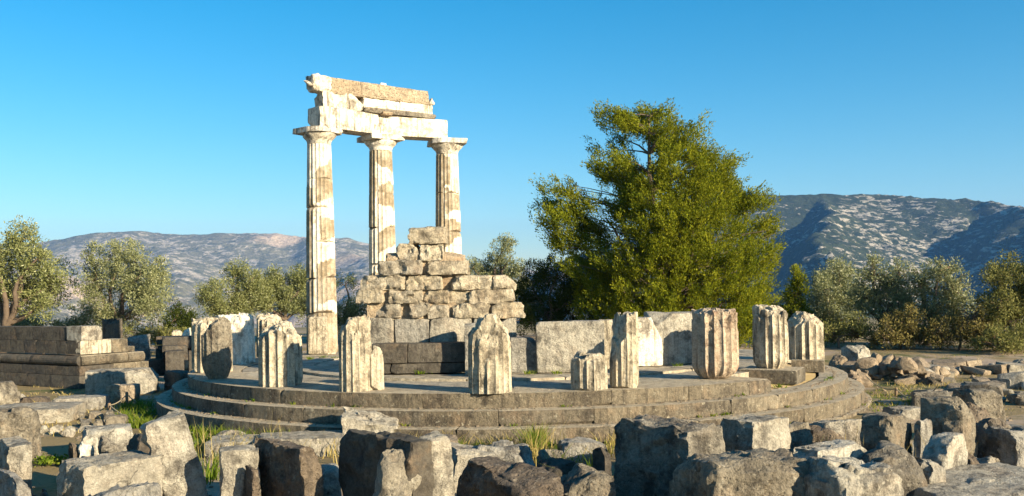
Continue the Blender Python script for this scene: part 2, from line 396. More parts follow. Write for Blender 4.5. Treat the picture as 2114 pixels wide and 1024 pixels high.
right = crest([(900, 660, 2700), (1080, 640, 2600), (1230, 560, 2500), (1330, 470, 2450), (1420, 420, 2400), (1570, 402, 2300), (1650, 403, 2300), (1750, 405, 2300), (1850, 406, 2300), (1930, 408, 2250), (2000, 418, 2200), (2075, 432, 2100), (2160, 436, 2050), (2400, 430, 2050), (3000, 420, 2100)])
spur_r = crest([(2075, 432, 2100), (2095, 428, 2000), (2200, 436, 1750), (2420, 470, 1500), (2900, 520, 1200)])
spur_r2 = crest([(1720, 410, 2280), (1730, 470, 1900), (1720, 560, 1500), (1700, 660, 1200)])
mountain('near_mountain', 'near_scrub', -400, 2800, 700, 3200, 360, 290, [(right, .5, 1.), (spur_r, .62, 1.), (spur_r2, .75, 1.)], -140, 8, 70, .0035)

# ------------------------------------------------------------------ the round platform
R1, TR, HR = 6.8, .30, .228
def sector(name, r0, r1, a0, a1, z0, z1, mat, seed, parent, res=.045, chips=2, rough=.011, edge=.009, dz=0):
    "one stone of a ring, angles clockwise from the camera's side, worn edges"
    L = (a1 - a0) * r1; W = r1 - r0; H = z1 - z0
    P, Fq = rock_pts(L, W, H, seed, res=res, r=edge, chips=chips + 1, chip=.05, rough=rough, warp=.003, maxn=30)
    am = (a0 + a1) / 2; rm = (r0 + r1) / 2
    # bend the box: local x along the ring, local y outwards
    ang = P[:, 0] / r1; rad = rm - P[:, 1] * -1
    V = np.stack([rad * np.sin(ang), -rad * np.cos(ang) + rm, P[:, 2]], 1)
    Fq = Fq[:, ::-1]
    return obj(name, mesh(name, V, Fq, MATS[mat], True, 35), parent, (rm * math.sin(am), -rm * math.cos(am), (z0 + z1) / 2 + dz), (0, 0, am))
plat = empty('temple_platform', (0, 0, GZ), 'round stepped stone platform carrying the broken columns', 'platform')
rng = random.Random(4)
def ring(name, r0, r1, z0, z1, mat, step, a_from, a_to, seed, skip=(), par=None, **kw):
    g = bpy.data.objects.new(par, None); col.objects.link(g); g.parent = plat; g.location = (0, 0, -GZ)
    a = a_from; k = 0
    while a < a_to - .02:
        b = min(a_to, a + step / r1 * rng.uniform(.8, 1.25))
        if a_to - b < .05: b = a_to
        if not any(s0 < (a + b) / 2 < s1 for s0, s1 in skip):
            sector(name, r0, r1, a + .001 / r1, b - .001 / r1, z0, z1, mat, seed + k, g, dz=rng.uniform(-.003, .003), **kw)
        a = b; k += 1
    return g
a_break = math.asin((1573 - U0) / F * 16.2 / R1)
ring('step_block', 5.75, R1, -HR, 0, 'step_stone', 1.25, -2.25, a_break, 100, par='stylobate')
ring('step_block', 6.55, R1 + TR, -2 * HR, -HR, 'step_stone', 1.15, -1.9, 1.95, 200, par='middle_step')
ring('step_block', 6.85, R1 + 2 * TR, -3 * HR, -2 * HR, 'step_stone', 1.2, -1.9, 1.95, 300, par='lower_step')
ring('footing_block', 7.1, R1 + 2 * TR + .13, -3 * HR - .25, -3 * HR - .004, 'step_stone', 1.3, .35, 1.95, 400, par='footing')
ring('paving_slab', 4.75, 5.745, -.22, -.012, 'paving_stone', 1.0, -3.14, 3.14, 500, par='paving_ring', chips=1, res=.08)
ring('paving_slab', 5.75, 6.75, -.22, -.02, 'paving_stone', 1.1, 1.7, 4.03, 540, par='far_paving', chips=1, res=.09)
ring('paving_slab', 4.25, 4.745, -.22, .035, 'paving_stone', .8, -3.14, 3.14, 600, par='inner_ledge', chips=3, res=.07)
ring('paving_slab', 3.2, 4.245, -.22, .012, 'paving_stone', .9, -3.14, 3.14, 650, par='floor_ring', chips=1, res=.09)
core = mesh('core', *(lambda n: (np.array([[r_ * math.sin(2 * math.pi * k / n), -r_ * math.cos(2 * math.pi * k / n), z_] for r_, z_ in ((6.5, -.8), (6.5, -.25), (3.3, -.02), (.01, -.02)) for k in range(n)]),
       np.array([[q * n + k, q * n + (k + 1) % n, (q + 1) * n + (k + 1) % n, (q + 1) * n + k] for q in range(3) for k in range(n)])))(48), MATS['earth'])
obj('earth_core', core, plat, (0, 0, -GZ))
# the two stylobate stones left standing on the right
def plinth(u0, u1, uc, vb, vt, th, seed):
    z = -HR; p = gp(uc, vb, z); s = F / (p.y + CD)
    W = (u1 - uc) / s / math.cos(th); D = (uc - u0) / s / math.sin(th)
    c = p + Vector((math.cos(th) * W / 2 - math.sin(th) * D / 2, math.sin(th) * W / 2 + math.cos(th) * D / 2, 0))
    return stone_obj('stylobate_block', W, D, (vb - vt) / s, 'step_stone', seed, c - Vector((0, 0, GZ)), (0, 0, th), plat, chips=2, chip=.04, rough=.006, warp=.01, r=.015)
plinth(1538, 1692, 1645, 795, 765, R(62), 7001)
plinth(1640, 1716, 1702, 769, 744, R(70), 7002)

# ------------------------------------------------------------------ fluted shafts
def flute(beta, R_, depth, n=20):
    tt = (beta * n / (2 * math.pi)) % 1
    return R_ - depth * np.sin(np.pi * tt) ** .75
def shaft_pts(Rb, Rt, z0, z1, rows, caps=5, depth=.03, per=7, n=20, phase=0):
    na = n * per; be = np.arange(na) * 2 * np.pi / na
    V = []; sides = []
    zs = np.linspace(z0, z1, rows)
    def ringv(z, k):
        tt = (z - z0) / max(1e-6, z1 - z0); r_ = Rb + (Rt - Rb) * tt
        rad = flute(be, r_, depth * r_ / .4, n) * k
        return np.stack([rad * np.cos(be + phase), rad * np.sin(be + phase), np.full(na, z)], 1)
    rings = [ringv(z0, k) for k in np.linspace(.05, 1, caps + 1)[:-1]] + [ringv(z, 1) for z in zs] + [ringv(z1, k) for k in np.linspace(1, .05, caps + 1)[1:]]
    V = np.concatenate(rings); m = len(rings)
    i = np.arange(m - 1)[:, None] * na; j = np.arange(na)[None]; j2 = (j + 1) % na
    Fq = np.stack([i + j, i + j2, i + na + j2, i + na + j], -1).reshape(-1, 4)
    c0 = np.stack([np.arange(0, na - 2, 2) * 0, np.arange(2, na, 2), np.arange(1, na - 1, 2), np.arange(0, na - 2, 2)], 1)
    # close the two small holes with fans of quads about the first vertex
    a = np.arange(1, na - 2, 2); f0 = np.stack([np.zeros_like(a), a + 2, a + 1, a], 1); f1 = np.stack([np.zeros_like(a), a, a + 1, a + 2], 1) + (m - 1) * na
    return V, np.concatenate([Fq, f0, f1]), be

PHI, RC = R(51.68), 6.317
def col_pos(k):
    a = PHI + k * R(18); return Vector((-RC * math.sin(a), RC * math.cos(a), 0))
# patches of old tan stone on the white restored shafts: (z low, z high, slope per radian, beta from, beta to); beta 0 faces the viewer, + is right
PATCH = [
    [(4.05, 4.85, -.0, -.35, 2, .25, -.45), (3.05, 3.65, 0, -.1, 2, .1, .1), (1.35, 2.35, 0, -.3, 2, .1, -.35), (.5, 4.4, 0, -2, -.55, 0, 0), (0, 1.1, 0, -2, 2, .1, 0)],
    [(5.15, 5.55, 0, -2, 2, -.25, 0), (3.95, 4.55, 0, -.2, 2, -.05, -.25), (2.75, 3.3, 0, -.35, 2, .25, -.3), (3.4, 5.5, 0, -2, -.5, 0, 0), (0, 2.1, 0, -2, -.2, .3, 0)],
    [(4.6, 5.5, 0, -2, .2, .1, .0), (3.85, 4.5, 0, -.3, 2, .05, .3), (2.9, 3.7, 0, -.5, 2, .35, .3), (2.6, 4.6, 0, -2, -.4, 0, 0), (1.2, 2.3, 0, 0, 2, .3, .3)],
]
COL_LABEL = ['tall fluted column at the left end of the three, nearest one, with a stained base', 'tall fluted column in the middle of the three, patched white and tan', 'tall fluted column on the right of the three, half hidden by the stone wall']
def column(i):
    p = col_pos(-i); view = math.atan2(-CD - p.y, -p.x)      # direction to the viewer
    root = empty('fluted_column', p, COL_LABEL[i], 'column', 'three standing columns', 0)
    joints = [[0, 1.08, 2.0, 2.95, 3.85, 4.6, 5.53], [0, 1.2, 2.4, 3.4, 4.35, 5.53], [0, 1.1, 2.2, 3.3, 4.4, 5.53]][i]
    Rb, Rt = .405, .312
    def rad(z): q = z / 5.53; return Rb + (Rt - Rb) * q + .014 * math.sin(math.pi * q)
    for k, (a, b) in enumerate(zip(joints[:-1], joints[1:])):
        V, Fq, be = shaft_pts(rad(a), rad(b), a, b - .0015, max(6, int((b - a) / .04)), depth=.026, phase=view + .08)
        th = np.arctan2(V[:, 1], V[:, 0]); beta = (th - view + np.pi) % (2 * np.pi) - np.pi
        z = V[:, 2]; wob = .16 * fbm(np.stack([beta * 1.6, z * 1.6, 0 * z], 1), 31 + i, 4)
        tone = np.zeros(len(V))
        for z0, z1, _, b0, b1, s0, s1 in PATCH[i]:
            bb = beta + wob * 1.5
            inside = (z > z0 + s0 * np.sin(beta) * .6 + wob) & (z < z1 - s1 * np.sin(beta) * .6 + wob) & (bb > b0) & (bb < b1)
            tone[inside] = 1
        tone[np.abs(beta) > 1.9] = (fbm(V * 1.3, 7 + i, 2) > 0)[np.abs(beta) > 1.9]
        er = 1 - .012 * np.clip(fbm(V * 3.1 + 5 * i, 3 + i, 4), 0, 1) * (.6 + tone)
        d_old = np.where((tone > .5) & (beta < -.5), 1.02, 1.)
        V[:, 0] *= er * d_old; V[:, 1] *= er * d_old
        for q in range(4):                                    # knocked edges at the joints
            r2 = np.random.default_rng(i * 50 + k * 5 + q); an = r2.uniform(0, 6.3); up = r2.choice([-1, 1])
            V = cut(V, np.array([0, 0, (a + b) / 2]), (math.cos(an), math.sin(an), up * r2.uniform(.8, 1.6)), (b - a) / 2 * .72 + .16 * r2.uniform(1.15, 1.5), .02, q)
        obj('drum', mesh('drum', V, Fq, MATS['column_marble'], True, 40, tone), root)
    # capital: necking, echinus, abacus
    prof = [(.01, 5.53), (.312, 5.53), (.314, 5.58), (.325, 5.60), (.325, 5.61), (.335, 5.62), (.335, 5.63), (.39, 5.68), (.44, 5.735), (.468, 5.78), (.47, 5.797), (.44, 5.80), (.01, 5.80)]
    n = 60; Vp = np.array([[r_ * math.cos(2 * math.pi * q / n), r_ * math.sin(2 * math.pi * q / n), z_] for r_, z_ in prof for q in range(n)])
    Fp = np.array([[q * n + k, q * n + (k + 1) % n, (q + 1) * n + (k + 1) % n, (q + 1) * n + k] for q in range(len(prof) - 1) for k in range(n)])
    Vp = cut(Vp, np.array([0, 0, 5.66]), [(-1, -.4, .1), (-.5, -1, .4), (-1, -.5, -.2)][i], .4, .03, 5 + i)
    Vp *= 1 + .006 * fbm(Vp * 5, 8 + i)[:, None] * [1, 1, 0]
    cap = bpy.data.objects.new('capital', None); col.objects.link(cap); cap.parent = root
    obj('echinus', mesh('echinus', Vp, Fp, MATS['stained_marble' if i != 1 else 'pale_marble'], True, 40), cap)
    a = PHI - i * R(18)
    stone_obj('abacus', 1.0, 1.0, .14, 'stained_marble' if i == 0 else 'pale_marble', 61 + i, (0, 0, 5.801), (0, 0, a), cap, res=.04, chips=[4, 1, 3][i], chip=.16, r=.008, warp=.004, rough=.008, cuts=[[((-1, -.6, .1), .5)], [], [((-1, -1, 0), .55)]][i])
    return root
cols = [column(i) for i in range(3)]
# slab of old fluted marble standing against the foot of the left column
# ------------------------------------------------------------------ entablature on the three columns
ent = empty('entablature', col_pos(0) + Vector((0, 0, 5.941)), 'broken white marble beam and cornice resting on the three columns', 'entablature')
eo = col_pos(0) + Vector((0, 0, 5.941))
def along(t_):          # position on the ring in column steps to the right of the left column, and its tangent angle
    a = PHI - t_ * R(18); return Vector((-RC * math.sin(a), RC * math.cos(a), 0)), a
def ent_block(name, t0, t1, z0, z1, depth, mat, seed, shift=0, rot=(0, 0), straight=True, **kw):
    if straight:
        e0, e1 = along(0)[0], along(1.8)[0]; p0, p1 = e0.lerp(e1, t0 / 1.8), e0.lerp(e1, t1 / 1.8)
    else: p0, _ = along(t0); p1, _ = along(t1)
    m = (p0 + p1) / 2; d = p1 - p0; yaw = math.atan2(d.y, d.x)
    inn = Vector((math.sin(yaw), -math.cos(yaw), 0))
    loc = m + inn * shift + Vector((0, 0, z0)) - Vector((eo.x, eo.y, 0))
    kw.setdefault('res', .045); kw.setdefault('chips', 3); kw.setdefault('chip', .07); kw.setdefault('warp', .01); kw.setdefault('r', .012)
    return stone_obj(name, d.length, depth, z1 - z0, mat, seed, loc, (rot[0], rot[1], yaw), ent, **kw)
ent_block('architrave_block', -.08, 1.0, 0, .56, .62, 'stained_marble', 11, .0, cuts=[((-1, .3, -.9), .9)], chips=3, straight=False)
ent_block('architrave_block', 1.002, 1.96, 0, .53, .62, 'pale_marble', 12, .0, chips=3, straight=False)
SF = -.12
ent_block('frieze_block', .03, .62, .562, 1.0, .55, 'stained_marble', 13, SF, chips=6, chip=.10, lump=.03, facet=.03, cuts=[((1, -.5, 1), .45)])
ent_block('frieze_block', .64, 1.22, .68, .99, .5, 'pale_marble', 14, SF, chips=6, chip=.10, lump=.03, facet=.03)
ent_block('frieze_block', 1.225, 1.76, .68, .98, .5, 'pale_marble', 24, SF, chips=4, chip=.06, lump=.02, facet=.02)
ent_block('frieze_moulding', .62, 1.79, .555, .685, .72, 'rough_limestone', 15, SF + .03, chips=5, chip=.05, lump=.02, rough=.02, facet=.02)
ent_block('joint_piece', .9, 1.06, .52, .60, .6, 'mortar', 16, .0, chips=3)
for k_, (a_, b_) in enumerate(((.15, .64), (.642, 1.2), (1.202, 1.72))):
    ent_block('cornice_panel', a_, b_, 1.0 - .01 * k_, 1.38 - .015 * k_, .4, 'concrete', 27 + k_, SF + .0, (R(-12), R(.8)), chips=2, chip=.02, rough=.014, r=.008, facet=.006)
ent_block('cornice_base', .08, 1.74, .955, 1.03, .5, 'concrete', 33, SF + .03, chips=5, chip=.03, rough=.03, facet=.03)
ent_block('lion_head_spout', -.1, .155, 1.01, 1.4, .5, 'stained_marble', 19, SF + .07, chips=9, chip=.12, lump=.04, rough=.03, facet=.04, cuts=[((-1, -.2, -1), .3)])
ent_block('lion_muzzle', -.2, -.06, 1.1, 1.27, .26, 'stained_marble', 23, SF + .16, chips=5, chip=.2, lump=.05, r=.06)
ent_block('cornice_end', 1.72, 1.83, .98, 1.18, .4, 'stained_marble', 20, SF + .1, chips=4, chip=.3, r=.06)
ent_block('roof_stub', .36, .45, 1.36, 1.48, .14, 'pale_marble', 21, SF - .02, chips=4, chip=.5)
ent_block('roof_stub', .97, 1.06, 1.35, 1.47, .14, 'pale_marble', 22, SF - .02, chips=2, chip=.3)

# ------------------------------------------------------------------ broken column stumps
def stump(name, label, u, vb, w_px, vt, seed, mat='old_marble', z=0., cuts=(), round_base=0, rough=.012, phase=0, tilt=(0, 0), n=16, depth=.04, erode=.02, group='broken column stumps on the platform', taper=.97, nudge=(0, 0)):
    p = gp(u, vb, z); s = F / (p.y + CD); Rr = w_px / s / 2; H = (vb - vt) / s
    p = p + Vector((nudge[0], Rr * .8 + nudge[1], 0))
    V, Fq, be = shaft_pts(Rr, Rr * taper, 0, H, max(10, int(H / .026)), caps=10, depth=depth, phase=phase, per=8, n=n)
    c = np.array([0, 0, H * .42])
    for q in cuts:
        nn, o_ = q[0], q[1]; cc = c if len(q) < 3 else np.array(q[2]) * [Rr, Rr, H]
        V = cut(V, cc, nn, o_, .055, seed, 6)
    rr = np.random.default_rng(seed)
    for k in range(6):
        an = rr.uniform(0, 6.3); up = rr.choice([1, 1, -1]); nn = np.array([math.cos(an), math.sin(an), up * rr.uniform(.7, 2)]); nn /= np.linalg.norm(nn)
        V = cut(V, c, nn, ((V - c) @ nn).max() - rr.uniform(.02, .08), .02, seed + k, 8)
    if round_base:
        q = np.clip(1 - V[:, 2] / (round_base * H), 0, 1); V[:, :2] *= (1 - .38 * q ** 2)[:, None]
    nr = V - c; nr /= np.maximum(np.linalg.norm(nr, axis=1), 1e-6)[:, None]
    er_ = .05 + .95 * smooth(.72 * H, .97 * H, V[:, 2])
    V = V - nr * (er_ * erode * np.clip(fbm(V * [5, 5, 2.2] + seed, seed, 5, .6) - .02, 0, 1) * 2)[:, None] + nr * (rough * .4 * fbm(V * [13, 13, 6], seed + 4, 4))[:, None]
    tm = smooth(.6 * H, .92 * H, V[:, 2]); V = V + nr * (tm * (.05 * (facets(V, seed, .2) - .3) + .022 * facets(V, seed + 9, .08)))[:, None]
    V[:, 2] = np.maximum(V[:, 2], 0)
    o = obj(name, mesh(name, V, Fq, MATS[mat], True, 32), None, p, (tilt[0], tilt[1], 0))
    return tag(o, label, 'column stump', group)
stump('column_stump', 'white flat-topped fluted stump behind the dark rounded one', 476, 753, 82, 651, 31, 'pale_marble', cuts=[((.1, -1, .06), .36)], phase=.2, depth=.025)
stump('column_stump', 'grey fluted stump at the left edge of the platform, partly behind the dark one', 428, 770, 84, 656, 32, 'old_marble', cuts=[((.8, -.6, .45), .33)], phase=.1)
stump('column_stump', 'dark weathered stump narrowing to a rounded foot', 441, 784, 64, 656, 33, 'rough_limestone', round_base=.35, cuts=[((-1, -.3, .9), .42), ((.8, -.6, 1.1), .56)], erode=.04, depth=.03)
stump('column_stump', 'jagged stump whose broken top shows behind the flared fluted stump', 554, 742, 60, 650, 34, 'old_marble', cuts=[((1, -.4, .8), .42)], erode=.03)
stump('column_stump', 'fluted stump with broken flared top and shaded right side, left of the standing columns', 571, 799, 92, 668, 35, 'old_marble',  cuts=[((1, -.2, 1.2), .52), ((-.7, -.5, 1.6), .55)], phase=.12, depth=.05)
stump('column_stump', 'split stump with tall peak and lower right shoulder, before the stone wall', 730, 809, 70, 657, 36, 'old_marble',  cuts=[((-1, -.3, .5), .40), ((.5, -1, .25), .3)], erode=.03)
stump('column_stump', 'low fluted slab leaning against the right of the peaked stump', 768, 806, 46, 714, 37, 'old_marble',  cuts=[((1, 0, 1.2), .4)], erode=.02, n=12)
stump('column_stump', 'pale broken stump with pointed top at the front middle of the platform', 1011, 813, 92, 653, 38, 'old_marble', cuts=[((-1, -.25, .9), .50), ((1, -.1, .5), .43), ((-.1, -1, .12), .30)], erode=.04, phase=.3, depth=.045)
stump('column_stump', 'knee-high broken fluted stump, the smallest on the platform', 1219, 806, 78, 730, 39, 'old_marble', cuts=[((-.6, -.3, 1.2), .33), ((.9, -.2, 1.), .36)], phase=.2, depth=.045)
stump('column_stump', 'narrow split shaft with a dark slanted left face beside the smallest stump', 1292, 802, 62, 647, 40, 'old_marble', cuts=[((-1, -.42, .22), .17), ((.1, -1, .02), .26)], erode=.015, phase=.1)
stump('column_stump', 'pink-tinged fluted stump near the right end of the front step', 1486, 784, 98, 640, 41, 'pink_marble', round_base=.22, phase=.15, depth=.045)
stump('column_stump', 'fluted stump standing on a square block at the right of the platform', 1600, 765, 74, 632, 42, 'old_marble', round_base=.18, phase=.25, depth=.05)
s8 = stump('column_stump', 'domed stump with a small knob on top, rightmost on the platform', 1673, 744, 76, 645, 43, 'old_marble', cuts=[((1, -.3, 1.1), .50), ((-1, -.3, 1.2), .52), ((.2, -1, 1.2), .5)], phase=.3, depth=.05)
stone_obj('knob', .22, .22, .2, 'rough_limestone', 44, (-.02, 0, .86), (0, 0, .4), s8, chips=6, chip=.5)
# shard of old fluted marble at the foot of the left column
p0 = col_pos(0)
tag(stone_obj('marble_shard', .5, .16, .98, 'old_marble', 45, p0 + Vector((-.02, -.47, 0)), (R(-3), 0, R(6)), chips=5, chip=.1, cuts=[((-1, 0, 1.), .5)]), 'upright fluted marble shard leaning at the foot of the left column', 'marble shard')

# ------------------------------------------------------------------ inner wall of the temple, stone by stone
def slab(name, label, cat, uL, uR, vt, vb, depth, mat, seed, z=.02, yaw=0, group=None, parent=None, **kw):
    p = gp((uL + uR) / 2, vb, z); s = F / (p.y + CD); W = (uR - uL) / s / max(.5, math.cos(yaw)); H = (vb - vt) / s
    kw.setdefault('chips', 4); kw.setdefault('chip', .08); kw.setdefault('res', .05)
    o = stone_obj(name, W, depth, H, mat, seed, p + Vector((0, depth / 2, 0)), (0, 0, yaw), parent, **kw)
    return tag(o, label, cat, group) if label else o
dw = 17.95
wall = empty('ruined_wall', dp(905, 770, dw), 'stepped ruin of stone blocks and orange mortar before the columns', 'wall')
wo = wall.location
jr = random.Random(12)
def wblock(name, u0, u1, v0, v1, mat, seed, depth=.5, dd=0, jit=0, **kw):
    dd += jr.uniform(-.08, .05) * jit
    a = dp((u0 + u1) / 2, v1, dw + dd); s = F / (dw + dd); W = (u1 - u0) / s; H = (v1 - v0) / s
    kw.setdefault('chips', 6); kw.setdefault('chip', .09); kw.setdefault('res', .035); kw.setdefault('rough', .02); kw.setdefault('r', .03); kw.setdefault('warp', .025)
    yaw = -.22 * ((u0 + u1) / 2 - 905) / 160 * -1
    return stone_obj(name, W, depth, H, mat, seed, a - wo + Vector((0, depth / 2 + .09 * (((u0 + u1) / 2 - 905) / 160) ** 2, 0)), (jr.uniform(-.02, .02) * jit, jr.uniform(-.025, .025) * jit, yaw + jr.uniform(-.1, .1) * jit), wall, **kw)
sd_ = 800
for (u0, u1) in ((746, 818), (816, 890), (888, 976), (976, 1030), (1030, 1066)):
    wblock('upright_slab', u0 + 1, u1 - 1, 657, 772, 'grey_limestone', sd_, .42, chips=5, chip=.07, lump=.015); sd_ += 1
courses = [
    (626, 656, [(748, 832), (848, 884), (884, 928), (938, 1010), (1010, 1080)]),
    (598, 626, [(736, 797), (799, 870), (878, 966), (966, 1062)]),
    (568, 598, [(744, 840), (838, 912), (928, 1014), (1014, 1061)]),
    (538, 567, [(780, 872), (882, 966)]),
    (503, 536, [(818, 866), (868, 915)]),
    (469, 502, [(847, 918)]),
]
for ci, (v0, v1, us) in enumerate(courses):
    for (u0, u1) in us:
        wblock('wall_block', u0 + .5, u1 - .5, v0, v1 + .5, 'wall_block', sd_, .5, [0, -.03, .02, .02, .05, .05][ci], jit=1, lump=.03, facet=.03, broken='-y' if sd_ % 3 else '', rough=.025, chips=9, chip=.12, r=.025); sd_ += 1
wblock('mortar_core', 756, 1050, 570, 660, 'mortar', 895, .36, .12, chips=2, rough=.04)
wblock('mortar_core', 796, 960, 520, 570, 'mortar', 896, .3, .1, chips=5, chip=.15, rough=.04)
# the low dark bench of masonry before the wall
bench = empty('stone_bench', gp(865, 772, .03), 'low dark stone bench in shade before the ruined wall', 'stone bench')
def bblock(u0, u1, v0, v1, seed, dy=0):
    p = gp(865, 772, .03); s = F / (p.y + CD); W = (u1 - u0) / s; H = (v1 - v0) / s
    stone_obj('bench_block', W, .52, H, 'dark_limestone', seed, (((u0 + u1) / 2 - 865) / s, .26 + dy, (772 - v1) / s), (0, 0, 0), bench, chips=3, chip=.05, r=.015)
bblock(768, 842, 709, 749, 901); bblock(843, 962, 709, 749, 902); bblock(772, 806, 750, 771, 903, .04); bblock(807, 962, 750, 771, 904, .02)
G = 'upright wall slabs on the platform'
slab('upright_slab', 'narrow upright slab just left of the pale pointed stump', 'upright slab', 960, 990, 668, 775, .5, 'grey_limestone', 911, group=G)
slab('broken_block', 'low sloping broken block right of the pale pointed stump', 'stone block', 1054, 1112, 697, 770, .45, 'grey_limestone', 912, cuts=[((1, -.2, 1.1), .3)])
slab('broken_block', 'dark block in shade behind the low sloping block', 'stone block', 1080, 1110, 694, 752, .5, 'dark_limestone', 913)
slab('upright_slab', 'wide grey upright slab with rounded top corners, directly right of the low sloping block', 'upright slab', 1107, 1253, 663, 770, .4, 'grey_limestone', 914, group=G, chips=6, r=.05, cuts=[((1, 0, 1.1), .73), ((-1, 0, 1.6), .74)])
slab('upright_slab', 'narrow pale upright slab behind the narrow split shaft', 'upright slab', 1240, 1288, 660, 762, .4, 'old_marble', 915, group=G)
slab('upright_slab', 'bright white upright slab with a slanting right edge', 'upright slab', 1306, 1366, 655, 757, .35, 'stained_marble', 916, group=G, yaw=.3, cuts=[((1, 0, .5), .27)])
slab('upright_slab', 'large upright slab with a chipped top, left of the pink-tinged stump', 'upright slab', 1342, 1446, 644, 753, .5, 'grey_limestone', 917, group=G, yaw=.35, chips=8, lump=.03, cuts=[((-1, -1, 1.5), .55)])
# ------------------------------------------------------------------ masonry base at the left (long moulded foundation)
th = R(58)
tc0 = gp(164, 803)                                   # its near right corner
base = empty('moulded_foundation', tc0, 'long grey masonry base with rounded moulding at the far left', 'foundation', rz=0)
ts = F / (tc0.y + CD)
ex, ey = Vector((math.cos(th), math.sin(th), 0)), Vector((-math.sin(th), math.cos(th), 0))   # along the lit side, along the dark side
def zt(v): return (803 - v) / ts
def tblock(name, x0, x1, y0, y1, v0, v1, seed, mat='dark_limestone', **kw):
    c = ex * (x0 + x1) / 2 + ey * (y0 + y1) / 2 + Vector((0, 0, zt(v1)))
    kw.setdefault('chips', 2); kw.setdefault('chip', .04); kw.setdefault('warp', .004); kw.setdefault('r', .01); kw.setdefault('rough', .006); kw.setdefault('res', .09)
    return stone_obj(name, x1 - x0, y1 - y0, zt(v0) - zt(v1), mat, seed, c, (0, 0, th), base, **kw)
seed = 1000
for (v0, v1, inset, xlen, cutsy) in ((777, 803, .0, 2.9, (0, 1.25, 2.3, 3.4, 4.6)), (757, 776.6, .03, 2.9, (0, .5, 1.5, 2.6, 3.7, 4.7)),
                                     (705, 733.5, .1, 1.95, (0, .55, 1.0, 1.55, 1.95, 2.5, 3.2, 4.6)), (676, 704.6, .14, .55, (.05, .9, 1.7, 2.1, 2.9, 4.6))):
    for a, b in zip(cutsy[:-1], cutsy[1:]):
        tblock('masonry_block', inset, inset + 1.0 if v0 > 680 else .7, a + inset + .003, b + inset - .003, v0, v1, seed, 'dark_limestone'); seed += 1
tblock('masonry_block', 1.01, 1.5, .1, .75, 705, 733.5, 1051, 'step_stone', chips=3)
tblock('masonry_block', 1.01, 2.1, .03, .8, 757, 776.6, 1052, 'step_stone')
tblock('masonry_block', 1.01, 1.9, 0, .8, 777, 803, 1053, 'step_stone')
tblock('masonry_block', .1, .99, .08, .3, 704, 733, 1056, 'old_marble', chips=2)
tblock('top_end_block', .12, .72, .06, .7, 674, 704, 1057, 'grey_limestone', chips=3, cuts=[((1, -.3, .9), .33)])
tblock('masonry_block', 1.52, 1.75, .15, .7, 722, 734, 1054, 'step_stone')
# the ribbed round moulding
def moulding(p0, p1, v0, v1, seed, mat, nseg):
    "reeded torus profile swept from p0 to p1 along the foot of the wall"
    hgt = zt(v0) - zt(v1); n = 40; d = (p1 - p0); L = d.length; dx = d.normalized(); out_ = Vector((dx.y, -dx.x, 0))
    pr = []
    for k in range(n + 1):
        q = k / n; a = math.pi * q - math.pi / 2
        r_ = hgt * .5 * (1 + .035 * abs(math.sin(q * math.pi * 7)))
        pr.append((math.cos(a) * r_ * .95, hgt / 2 + math.sin(a) * r_))
    pr += [(-.25, hgt), (-.25, 0)]; m = len(pr); V = []; rows = max(4, int(L / .15))
    for j in range(rows + 1):
        for (o_, z_) in pr:
            e = 1 - .12 * (j in (0, rows)); V.append(p0 + dx * (L * j / rows) + out_ * o_ * e + Vector((0, 0, zt(v1) + z_)))
    Fq = [[j * m + k, j * m + (k + 1) % m, (j + 1) * m + (k + 1) % m, (j + 1) * m + k] for j in range(rows) for k in range(m)]
    for j0, rev in ((0, 1), (rows, 0)):
        for k in range(0, m // 2 - 1):
            q = [j0 * m + k, j0 * m + k + 1, j0 * m + (m - 2 - k), j0 * m + (m - 1 - k)]; Fq.append(q[::-1] if not rev else q)
    V = np.array([tuple(v) for v in V]); V += .006 * fbm(V * 6, seed)[:, None]
    return obj('torus_moulding', mesh('torus_moulding', V, Fq, MATS[mat], True, 50), base)
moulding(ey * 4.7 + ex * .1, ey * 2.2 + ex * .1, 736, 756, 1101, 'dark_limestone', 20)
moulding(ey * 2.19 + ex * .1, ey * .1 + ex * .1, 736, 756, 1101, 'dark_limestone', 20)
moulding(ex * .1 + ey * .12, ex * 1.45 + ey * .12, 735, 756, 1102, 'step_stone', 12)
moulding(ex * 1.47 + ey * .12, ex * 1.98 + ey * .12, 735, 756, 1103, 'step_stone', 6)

# ------------------------------------------------------------------ loose stones
SEED = [2000]
def blk(name, label, uL, uC, uR, vt, vb, deg, mat='grey_limestone', W=None, D=None, tilt=(0, 0), cat='stone block', group=None, z=GZ, H=None, sink=.05, **kw):
    "a squared stone whose near bottom corner is seen at (uC, vb): left face from uL, right face to uR"
    th = R(deg); p = gp(uC, vb, z); s = F / (p.y + CD); SEED[0] += 1
    dc = p.y + CD; kL, kR = (uL - U0) / F, (uR - U0) / F
    W = W or (kR * dc - p.x) / max(.3, math.cos(th) - kR * math.sin(th)); D = D or min(1.25, (p.x - kL * dc) / max(.3, math.sin(th) + kL * math.cos(th))); H = H or (vb - vt) / s; W = min(W, 1.7)
    c = p + Vector((math.cos(th) * W / 2 - math.sin(th) * D / 2, math.sin(th) * W / 2 + math.cos(th) * D / 2, -sink))
    kw.setdefault('facet', .019); kw.setdefault('chips', 11); kw.setdefault('chip', .10); kw.setdefault('res', .033); kw.setdefault('rough', .022); kw.setdefault('broken', '-x'); kw.setdefault('maxn', 34); kw.setdefault('r', .015)
    o = stone_obj(name, W, D, H + sink, mat, SEED[0], c, (tilt[0], tilt[1], th), **kw)
    return tag(o, label, cat, group)
